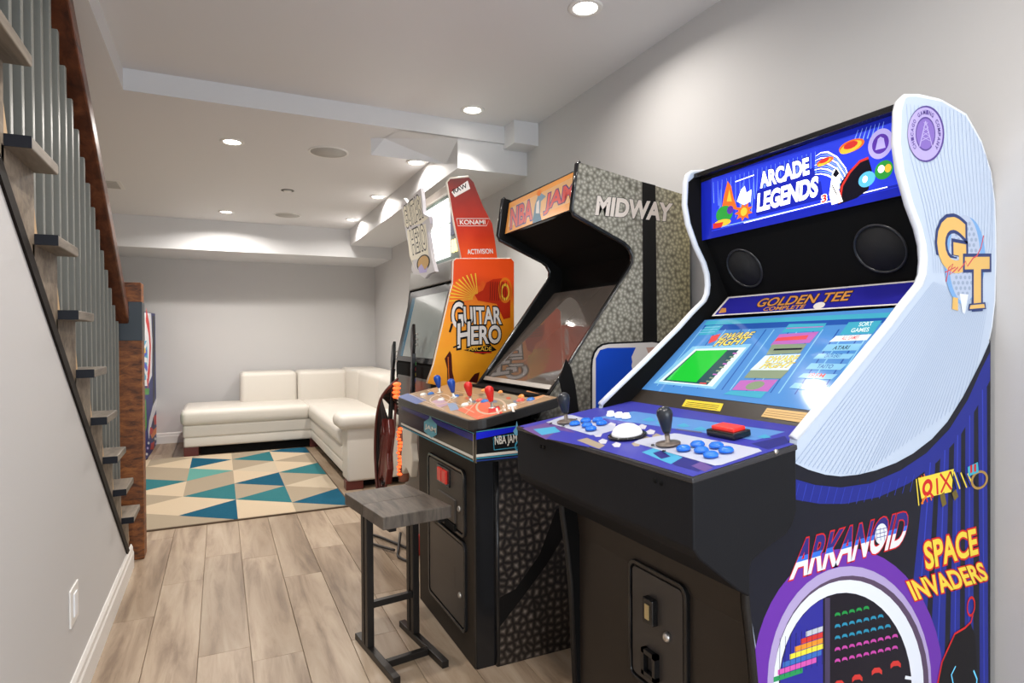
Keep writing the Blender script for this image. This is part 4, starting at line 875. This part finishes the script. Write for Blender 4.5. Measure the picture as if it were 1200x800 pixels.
# control panel box
pcp = Plane((0.845, 0, 0.967), (-0.143, 0, 1))
def cz(x): return 0.967+0.143*(x-0.845)
MB().prism_y([(.845, cz(.845)-.003), (1.137, cz(1.137)-.003), (1.138, .864), (1.126, .835), (1.106, .817), (1.03, .788), (1.005, .775), (.998, .760), (.998, .70), (.964, .72), (.862, .800), (.845, .823)], AY-0.007, FYA+0.007, mat('panel_box_black', (0.009, 0.0095, 0.012), 0.5, spec=0.15, bump=(250, 0.05))).build('control_box', al, bevel=0.004)
MB().slab([(.842, AY-.008, cz(.842)), (1.14, AY-.008, cz(1.14)), (1.14, FYA+.008, cz(1.14)), (.842, FYA+.008, cz(.842))], pcp.n, 0.012, mat('panel_lip', (0.03, 0.03, 0.035), 0.25)).build('panel_plate', al, bevel=0.003)
MB().slab([(1.13, Y0, cz(1.13)), (1.30, Y0, cz(1.30)), (1.30, Y1, cz(1.30)), (1.13, Y1, cz(1.13))], pcp.n, 0.03, mat('panel_lip', (0.03, 0.03, 0.035), 0.25)).build('panel_rear', al)
A = Art(pcp, off=0.0006, step=0.00025)
cpb = pr('cp_blue', (60, 62, 165)); cpd = pr('cp_deep', (40, 40, 120)); cps = pr('cp_sky', (90, 140, 205)); cpw = pr('cp_pale', (200, 200, 210)); cpt = pr('cp_tan', (165, 150, 130)); cpc = pr('cp_cyan', (70, 160, 200)); cpv = pr('cp_violet', (100, 75, 140))
def pcpx(x, y): return pcp.p*0 + np.array([x, y, cz(x)])
o = A.nx(); A.add([pcpx(.85, AY-.001)+pcp.n*o, pcpx(1.14, AY-.001)+pcp.n*o, pcpx(1.14, Y0)+pcp.n*o, pcpx(1.272, Y0)+pcp.n*o, pcpx(1.272, Y1)+pcp.n*o, pcpx(1.14, Y1)+pcp.n*o, pcpx(1.14, FYA+.001)+pcp.n*o, pcpx(.85, FYA+.001)+pcp.n*o], [tuple(range(8))], cpb)
A.poly([(742, 482), (920, 506), (885, 516), (700, 489)], cps)
A.poly([(612, 502), (650, 493), (676, 508), (640, 515)], cpv); A.poly([(640, 514), (655, 504), (700, 512), (690, 524)], cpb); A.poly([(625, 503), (650, 500), (657, 506), (635, 510)], cpc)
A.poly([(780, 535), (800, 528), (838, 545), (818, 553), (790, 545)], cpd); A.poly([(752, 530), (770, 524), (800, 536), (786, 544)], cpc); A.poly([(765, 531), (775, 528), (786, 535), (775, 538)], cpd)
A.poly([(676, 516), (688, 513), (709, 522), (702, 526)], cpt); A.poly([(810, 546), (822, 541), (836, 548), (826, 553)], cpv)
A.poly([(880, 520), (920, 511), (925, 519), (900, 527)], cpd); A.line([(847, 519), (890, 529)], 0.004, cpw)
for (x, y) in ((700, 509), (706, 517), (722, 521), (757, 514), (762, 506), (752, 500), (745, 520), (716, 498), (769, 511)): A.poly([(x-5, y), (x, y-3), (x+6, y-1), (x+4, y+3), (x-2, y+3)], cpt if x % 2 else cpw)
for (x, y) in ((775, 496), (800, 499), (820, 503), (760, 492), (870, 509), (895, 512)): A.poly([(x-8, y), (x+2, y-3), (x+9, y+1), (x, y+2)], cpc if x % 3 else cpd)
A.line([(792, 503), (822, 507)], 0.010, pr('cp_grey', (95, 90, 125)))
def plate_px(pts, m): A.poly(pts, m)
plate_px([(743, 519), (749, 515), (790, 508), (796, 508.5), (889, 526), (893, 529), (846, 545), (838, 546)], pr('plate_white', (185, 190, 208))); plate_px([(640, 495), (664, 486.5), (670, 486.5), (723, 500), (724, 503), (700, 510), (692, 510)], pr('plate_white', (185, 190, 208)))
A.build('panel_art', al)
pcpo = Plane(pcp.p+pcp.n*0.0045, pcp.n)
bbk = mat('bat_black', (0.018, 0.021, 0.028), 0.3)
mj = mat('joy_plate', (0.16, 0.13, 0.11), 0.4, 0.3)
joystick(al, pcpo, 783, 520, 0.092, 0.0195, bbk, M_steel, 0.030, mplate=mj); joystick(al, pcpo, 664, 494, 0.092, 0.0195, bbk, M_steel, 0.030, mplate=mj)
btb = mat('button_azure', (0.012, 0.16, 0.72), 0.2, emit=0.08)
for (x, y) in ((801, 526.5), (817.5, 521.5), (839.5, 523), (822, 528.5), (851, 528.5), (833, 534), (673.7, 497), (686.5, 493.5), (688, 499), (700.5, 492.6), (705, 496.5), (692.5, 503)): button(al, pcpo, x, y, 0.0165, btb, 0.009)
for (x, y) in ((765, 521.5), (778, 528.5), (645.5, 496), (660, 499), (675, 491)): MB().lathe(Vector(pcpo.at(x, y)), pcpo.n, [(0.005, 0), (0.004, 0.002)], M_blackg, 10).build('screw', al)
for (x, y) in ((716, 487), (726, 488.5), (734, 489.5)): button(al, pcpo, x, y, 0.014, mat('button_lit_white', (0.95, 0.95, 0.95), 0.3, emit=0.5), 0.014)
c3 = Vector(pcpo.at(735, 510)); MB().lathe(c3, pcpo.n, [(0.052, 0), (0.050, 0.004), (0.040, 0.004)], M_blackg, 28).build('trackball_ring', al)
MB().lathe(c3, pcpo.n, [(0.041, 0.003), (0.040, 0.009), (0.034, 0.020), (0.022, 0.028), (0.009, 0.0315), (0.001, 0.032)], mat('trackball_white', (0.92, 0.92, 0.92), 0.15, emit=0.25), 28).build('trackball', al)
c3 = pcpo.at(853, 509); rb = MB(); x0, y0 = c3[0], c3[1]
rb.slab([(x0-.028, y0-.045, cz(x0-.028)+.018), (x0+.028, y0-.045, cz(x0+.028)+.018), (x0+.028, y0+.045, cz(x0+.028)+.018), (x0-.028, y0+.045, cz(x0-.028)+.018)], pcp.n, 0.016, M_blackg); rbo = rb.build('button_base', al, bevel=0.003)
rb = MB(); rb.slab([(x0-.02, y0-.036, cz(x0-.02)+.027), (x0+.02, y0-.036, cz(x0+.02)+.027), (x0+.02, y0+.036, cz(x0+.02)+.027), (x0-.02, y0+.036, cz(x0-.02)+.027)], pcp.n, 0.010, mat('button_lit_red', (0.8, 0.03, 0.02), 0.3, emit=0.3)); rb.build('red_button', rbo, bevel=0.003)
for (x, y) in ((768, 563), (775, 566), (634, 523), (638, 524)): MB().lathe(Vector(P_X(0.845).at(x, y)), (-1, 0, 0), [(0.006, 0), (0.005, 0.002)], M_void, 10).build('screw', al)
MB().lathe(Vector(P_Y(AY-0.0075).at(909, 529)), (0, -1, 0), [(0.006, 0), (0.005, 0.003)], M_steel, 10).build('screw', al)
# coin door on the front of the cabinet
fd = thing  # (front face leans a little; door plane follows it)
M_cd = mat('door_black', (0.045, 0.038, 0.034), 0.4, bump=(300, 0.05))
door = coin_door(al, 1.055, 1.19, 1.435, 0.285, 0.622, M_cd, M_blackg, None)
MB().box(1.027, 1.047, 1.305, 1.347, 0.475, 0.545, M_blackg).build('coin_slot', door, bevel=0.003); MB().box(1.024, 1.027, 1.318, 1.334, 0.49, 0.53, mat('brass_label', (0.55, 0.42, 0.2), 0.4, 0.3)).build('coin_label', door)
MB().lathe((1.046, 1.265, 0.465), (-1, 0, 0), [(0.013, 0), (0.013, 0.006), (0.010, 0.011), (0.004, 0.012)], M_steel, 16).build('lock', door)
for (ya, yb_, za, zb_) in ((1.30, 1.358, 0.388, 0.40), (1.30, 1.358, 0.328, 0.34), (1.30, 1.311, 0.328, 0.40), (1.347, 1.358, 0.328, 0.40)): MB().box(1.030, 1.047, ya, yb_, za, zb_, M_blackg).build('return_cup', door)
# ---- side artwork
A = Art(P_Y(AY), off=0.0006); A.st = 0.000012
nav = pr('side_ink', (22, 24, 36)); ray1 = pr('side_ray', (32, 42, 135)); ray2 = pr('side_ray_light', (50, 66, 185)); gl_ = pr('side_pinstripe', (150, 170, 200)); ivo = pr('side_ivory', (225, 230, 242)); vio = pr('side_violet', (105, 50, 165)); vil = pr('side_lilac', (175, 160, 205))
# pin stripes over the white part
def wclip(p):    # inside the white region, roughly
    x, y = p
    if y > 405 and x > 1160-(y-400)*0.55: return False
    return True
A.nx(); A.hold = True
for k in range(46):
    x0 = 1062+k*2.2; pts = [(1062+k*2.3, 122+k*0.15), (1066+k*2.25, 180), (1082+k*1.9, 240), (1092+k*1.6, 290), (1094+k*1.4, 320)]
    pts = [(px_, max(py_, 4+float(np.interp(px_, [1064, 1104, 1132, 1149, 1162, 1169], [112, 119, 131, 163, 198, 240])))) for px_, py_ in pts if px_ < 1164]
    if k % 2 == 0 and len(pts) > 1: A.line(pts, 0.0011, gl_)
for k in range(44):
    a = (1094+k*1.55, 330+k*0.6); b_ = (932+k*5.0, 541+min(k*1.6, 14)-max(0, k-16)*3.6)
    if b_[1] < a[1]+10 or a[0] > 1158: continue
    A.line([a, b_], [0.0009, 0.0016], gl_)
A.hold = False
# dark lower part
arc = [(1160.5, 398), (1150, 422), (1141, 440), (1128, 465), (1110, 494), (1092, 514), (1070, 531), (1050, 542), (1026, 551), (1005, 556), (985, 558), (967, 556), (947, 550), (930, 542)]
lw = [(930.5, 598), (919.5, 624), (900, 639), (881, 653), (876, 662), (877.5, 710), (886, 762), (891, 800), (905, 930), (1160, 1110)]
A.poly(arc+lw, nav)
A.line([(930.5, 545), (930.5, 598), (919.5, 624), (898, 641), (879, 654), (876.3, 664), (877.5, 710), (886, 762), (891, 800)], 0.0018, pr('side_edge_line', (170, 180, 200)))
# blue band under the white arc and hanging rays
A.poly([(1160, 412), (1150, 432), (1134, 468), (1112, 503), (1085, 531), (1055, 551), (1020, 566), (985, 571), (955, 568), (931, 561), (931, 585), (960, 590), (990, 590), (1030, 582), (1065, 566), (1098, 541), (1125, 510), (1145, 476), (1160, 445)], ray1)
for (a, b_, c, d_) in (((1084, 545), (1096, 538), (1086, 720), (1068, 700)), ((1102, 532), (1112, 522), (1106, 800), (1090, 760)), ((1118, 515), (1126, 504), (1124, 800), (1112, 800)), ((1131, 495), (1141, 478), (1140, 820), (1130, 820)), ((1146, 465), (1156, 448), (1158, 820), (1148, 820))):
    A.poly([a, b_, c, d_], ray1); A.line([((a[0]+b_[0])/2, (a[1]+b_[1])/2), ((c[0]+d_[0])/2, (c[1]+d_[1])/2)], 0.004, ray2)
for k in range(16): A.line([(936+k*9, 566+min(k, 5)*1-max(0, k-8)*2.2), (931+k*9, 586+min(k, 5)*0.8-max(0, k-8)*2.0)], 0.0016, ray2)
# big ring with the window
def arcp(cx_, cy_, rx, ry, a0, a1, n=22): return [(cx_+rx*math.cos(math.radians(a0+(a1-a0)*i/n)), cy_-ry*math.sin(math.radians(a0+(a1-a0)*i/n))) for i in range(n+1)]
cxr, cyr = 1002, 800
A.poly(arcp(993, 800, 112, 158, 0, 166)+[(883, 775), (890, 820), (893, 940), (1105, 1000)], vio)
A.poly(arcp(995, 800, 96, 137, 0, 178)+[(899, 930), (1091, 980)], vil)
A.poly(arcp(997, 802, 91, 128, 0, 178)+[(906, 930), (1087, 980)], pr('ring_dark', (88, 70, 95)))
A.poly(arcp(994, 803, 88, 124, 0, 178)+[(906, 930), (1082, 970)], ivo)
A.poly(arcp(990, 806, 78, 112, 0, 178)+[(914, 930), (1070, 960)], pr('tube_dark', (22, 18, 30)))
A.poly([(964, 701), (964, 940), (914, 930), (913, 815), (915, 780), (922, 752), (935, 727), (950, 710)], pr('playfield_blue', (45, 45, 150)))
for k in range(9): A.line([(908+k*7, 800), (905+k*7, 860)], 0.001, ray2)
bricks = [(195, 200, 210), (210, 55, 50), (240, 150, 50), (240, 225, 70), (60, 110, 190), (215, 90, 180), (40, 150, 90)]
for r_, c_ in enumerate(bricks):
    mm = pr('brick_%d' % r_, c_)
    x0 = [944, 938, 931, 925, 917, 911, 906][r_]
    x1 = [964, 964, 964, 964, 962, 956, 940][r_]
    y_ = lambda x: 733+r_*6.8+(964-x)*0.33
    A.poly([(x0, y_(x0)), (x1, y_(x1)), (x1, y_(x1)+6), (x0, y_(x0)+6)], mm)
for q in range(9): A.line([(964-q*6.3, 731+q*2), (964-q*6.3-1, 778+q*2)], 0.0012, nav)
A.poly([(966, 700), (972, 700), (972, 950), (966, 945)], pr('divider', (70, 60, 90)))
# rows of small blocky invaders-like glyphs
def glyph(x, y, m, s=3.2):
    A.poly([(x-s*.5, y-s*.5), (x+s*.5, y-s*.6), (x+s, y), (x+s, y+s*.8), (x+s*.45, y+s*.4), (x-s*.45, y+s*.5), (x-s, y+s), (x-s, y+s*.1)], m)
gm = [pr('g_green', (30, 150, 70)), pr('g_teal', (40, 140, 175)), pr('g_teal', (40, 140, 175)), pr('g_pink', (195, 70, 165)), pr('g_pink', (195, 70, 165))]
A.nx(); A.hold = True
for r_ in range(5):
    for q in range(9):
        x = 981+q*8.4; y = 719+r_*13.5-(q*1.9)
        if r_ == 0 and (q > 6 or q < 0): continue
        if (x-992)**2/76**2+(y-806)**2/110**2 < 0.93: glyph(x, y, gm[r_])
A.hold = False
for (x, y) in ((983, 800), (1004, 793), (1027, 785), (1049, 777)): glyph(x, y, pr('g_red', (205, 55, 50)), 6)
A.line([(1060, 793), (1072, 795), (1078, 800)], 0.008, ivo)
# ARKANOID
nvt = pr('logo_navy', (45, 40, 120)); A.text('ARKANOID', (924, 680), (1060, 638), (930, 634), nvt, outline=red, ow=0.03, bold=0.03, shear=0.25)
for (s_, a, b_, h) in ():
    pass
def text_band(txt, ll, lr, ul, m, f0, f1, bold=0.02, shear=0.0):
    vs0, fs0 = text_mesh(txt, bold, shear); a = np.array(vs0); x0, y0 = a[:,0].min(), a[:,1].min(); W = a[:,0].max()-x0; H = a[:,1].max()-y0
    bm = bmesh.new(); V = [bm.verts.new(v) for v in vs0]
    for f in fs0:
        try: bm.faces.new([V[i] for i in f])
        except ValueError: pass
    for (z, nn) in ((y0+H*f0, -1), (y0+H*f1, 1)):
        bmesh.ops.bisect_plane(bm, geom=bm.verts[:]+bm.edges[:]+bm.faces[:], plane_co=(0, z, 0), plane_no=(0, nn, 0), clear_outer=True)
    bm.verts.ensure_lookup_table(); bm.verts.index_update(); o_ = A.nx(); P0, P1, P2 = (A.pl.at(*p, o_) for p in (ll, lr, ul))
    A.add([P0+(P1-P0)*((v.co.x-x0)/W)+(P2-P0)*((v.co.y-y0)/H) for v in bm.verts], [tuple(v.index for v in f.verts) for f in bm.faces], m); bm.free()
text_band('ARKANOID', (924, 680), (1060, 638), (930, 634), ivo, 0, 0.42, 0.03, 0.25); text_band('ARKANOID', (924, 680), (1060, 638), (930, 634), pr('logo_blue', (50, 110, 215)), 0.42, 0.56, 0.03, 0.25)
A.ell((1032, 625), (1039, 623), (1032, 613), ivo, 18)
for q in range(3): A.line([(1026+q*4.5, 618), (1027+q*4.5, 633)], 0.0015, nvt); A.line([(1026, 621+q*4.5), (1038, 618+q*4.5)], 0.0015, nvt)
# SPACE INVADERS
sye = pr('logo_yellow', (235, 210, 70)); A.text('SPACE', (1084, 668), (1146, 649), (1081, 635), sye, outline=red, ow=0.05, bold=0.03, shear=-0.05); A.text('INVADERS', (1070, 704), (1158, 679), (1061, 681), sye, outline=red, ow=0.05, bold=0.03, shear=-0.1)
# QIX 2
for q in range(4): A.line([(1073+q*3, 561-q*2), (1076+q*5, 592-q*2)], 0.004, [sye, orn, red, orn][q])
A.poly([(1075, 560), (1117, 549), (1114, 576), (1079, 584)], sye); A.ell((1086, 571), (1092, 569), (1086, 561), red, 18, inner=0.5); A.line([(1087, 575), (1093, 582)], 0.007, red); A.line([(1097, 560), (1098, 579)], 0.008, red); A.line([(1085, 580), (1079, 590)], 0.006, orn)
for (mm_, ww_) in ((sye, 0.012), (red, 0.007)): A.line([(1101, 555), (1114, 573)], ww_, mm_); A.line([(1113, 552), (1102, 577)], ww_, mm_)
for q in range(7): A.line([(1113+q*4, 552+q*0.5), (1120+q*4, 573-q*0.7)], 0.005, sye if q % 2 else dk)
A.ell((1147, 562), (1157, 560), (1147, 551), pr('art_brass', (170, 135, 70)), 20, inner=0.75); A.poly([(1133, 547), (1145, 541), (1146, 553), (1134, 558)], pr('cube_teal', (60, 170, 195))); A.text('II', (1136, 554), (1143, 552), (1136, 545), red); A.line([(1103, 578), (1106, 592)], 0.02, pr('art_olive', (110, 95, 40))); A.line([(1117, 575), (1120, 584)], 0.02, pr('art_olive', (110, 95, 40)))
# dark craggy outline with a red rim, lower right
A.poly([(1098, 800), (1103, 775), (1112, 755), (1118, 742), (1130, 735), (1136, 728), (1142, 745), (1145, 800)], pr('ridge_black', (12, 10, 16))); A.line([(1098, 800), (1103, 775), (1112, 755), (1118, 742), (1130, 735), (1137, 728), (1139, 720)], 0.006, red); A.ell((1137, 710), (1142, 708), (1137, 698), red, 16, inner=0.75)
A.line([(1116, 800), (1114, 790), (1119, 780)], 0.004, lcy); A.line([(1140, 785), (1144, 795), (1143, 805)], 0.005, lcy)
A.build('side_art', al)
# seal and GT logo
A = Art(P_Y(AY), off=0.0013)
dv = pr('seal_violet', (85, 65, 140)); lv = pr('seal_lilac', (178, 165, 215))
A.ell((1085, 157), (1106, 157), (1085, 124), dv, 40); A.ell((1084, 157), (1104, 157), (1084, 126), lv, 40); A.ell((1084, 157), (1095.5, 157), (1084, 137), dv, 32); A.ell((1084, 157), (1094.5, 157), (1084, 139), pr('seal_mid', (130, 105, 185)), 32)
for q in ((1077, 172, 1084, 142), (1092, 172, 1084, 142)): A.line([(q[0], q[1]), (q[2], q[3])], 0.0035, lv)
for q in range(4): A.line([(1079.5+q*0.8, 165-q*5.5), (1089-q*0.8, 160-q*5.5)], 0.0018, lv); A.line([(1079.5+q*0.8, 160-q*5.5), (1089-q*0.8, 165-q*5.5)], 0.0018, lv)
seal = 'CHICAGO GAMING COMPANY'
for k, ch in enumerate(seal):
    if ch == ' ': continue
    t = math.radians(218-k*(256/21.0)); rx, ry = 15.9, 25.4; cx_, cy_ = 1084+rx*math.cos(t), 157-ry*math.sin(t)
    tx = (math.sin(t)*0.62, math.cos(t)); ux = (math.cos(t)*0.62, -math.sin(t)); s_ = 2.6
    A.text(ch, (cx_-tx[0]*s_*.8-ux[0]*s_, cy_-tx[1]*s_*.8-ux[1]*s_), (cx_+tx[0]*s_*.8-ux[0]*s_, cy_+tx[1]*s_*.8-ux[1]*s_), (cx_-tx[0]*s_*.8+ux[0]*s_, cy_-tx[1]*s_*.8+ux[1]*s_), dv, bold=0.02)
A.build('seal', al); A = Art(P_Y(AY), off=0.0013)
halo = pr('logo_halo', (120, 165, 215)); gb = pr('golf_grey', (150, 165, 190))
A.ell((1127, 305), (1147, 305), (1127, 254), halo, 36); A.ell((1133, 303), (1154, 303), (1133, 254), halo, 36); A.ell((1130, 303), (1148, 303), (1130, 252), pr('golf_light', (178, 190, 212)), 36)
A.nx(); A.hold = True
for r_ in range(14):
    for q in range(7):
        x = 1115+q*5.1+(r_ % 2)*2.5; y = 262+r_*6.3
        if ((x-1130)/16)**2+((y-303)/47)**2 < 1: A.ell((x, y), (x+1.7, y), (x, y-2.4), gb, 8)
A.hold = False
gold2 = pr('logo_gold', (222, 180, 105)); lo_n = pr('logo_ink', (45, 60, 110))
A.text('G', (1098, 317), (1132, 322), (1097, 250), gold2, outline=lo_n, ow=0.05, bold=0.045); A.text('T', (1130, 362), (1159, 360), (1130, 301), gold2, outline=lo_n, ow=0.05, bold=0.05)
A.poly([(1135, 356), (1154, 354), (1155, 362), (1134, 364)], lo_n); A.poly([(1136.5, 357.5), (1152.5, 356), (1153.5, 360.5), (1135.5, 362)], gold2)
A.line([(1108, 330), (1111, 314), (1116, 309), (1112, 322), (1117, 318), (1122, 313), (1122, 318), (1128, 311), (1131, 306), (1133, 312), (1140, 302), (1144, 300), (1149, 290), (1152, 276)], 0.004, pr('script_red', (205, 75, 85)))
A.line([(1107, 319), (1119, 313)], 0.003, pr('script_red', (205, 75, 85)))
A.poly([(1116, 348), (1122, 349), (1122, 364), (1115, 362)], gold2); A.poly([(1124, 344), (1134, 345), (1130, 368), (1127, 366)], ivo)
A.build('golf_logo', al)
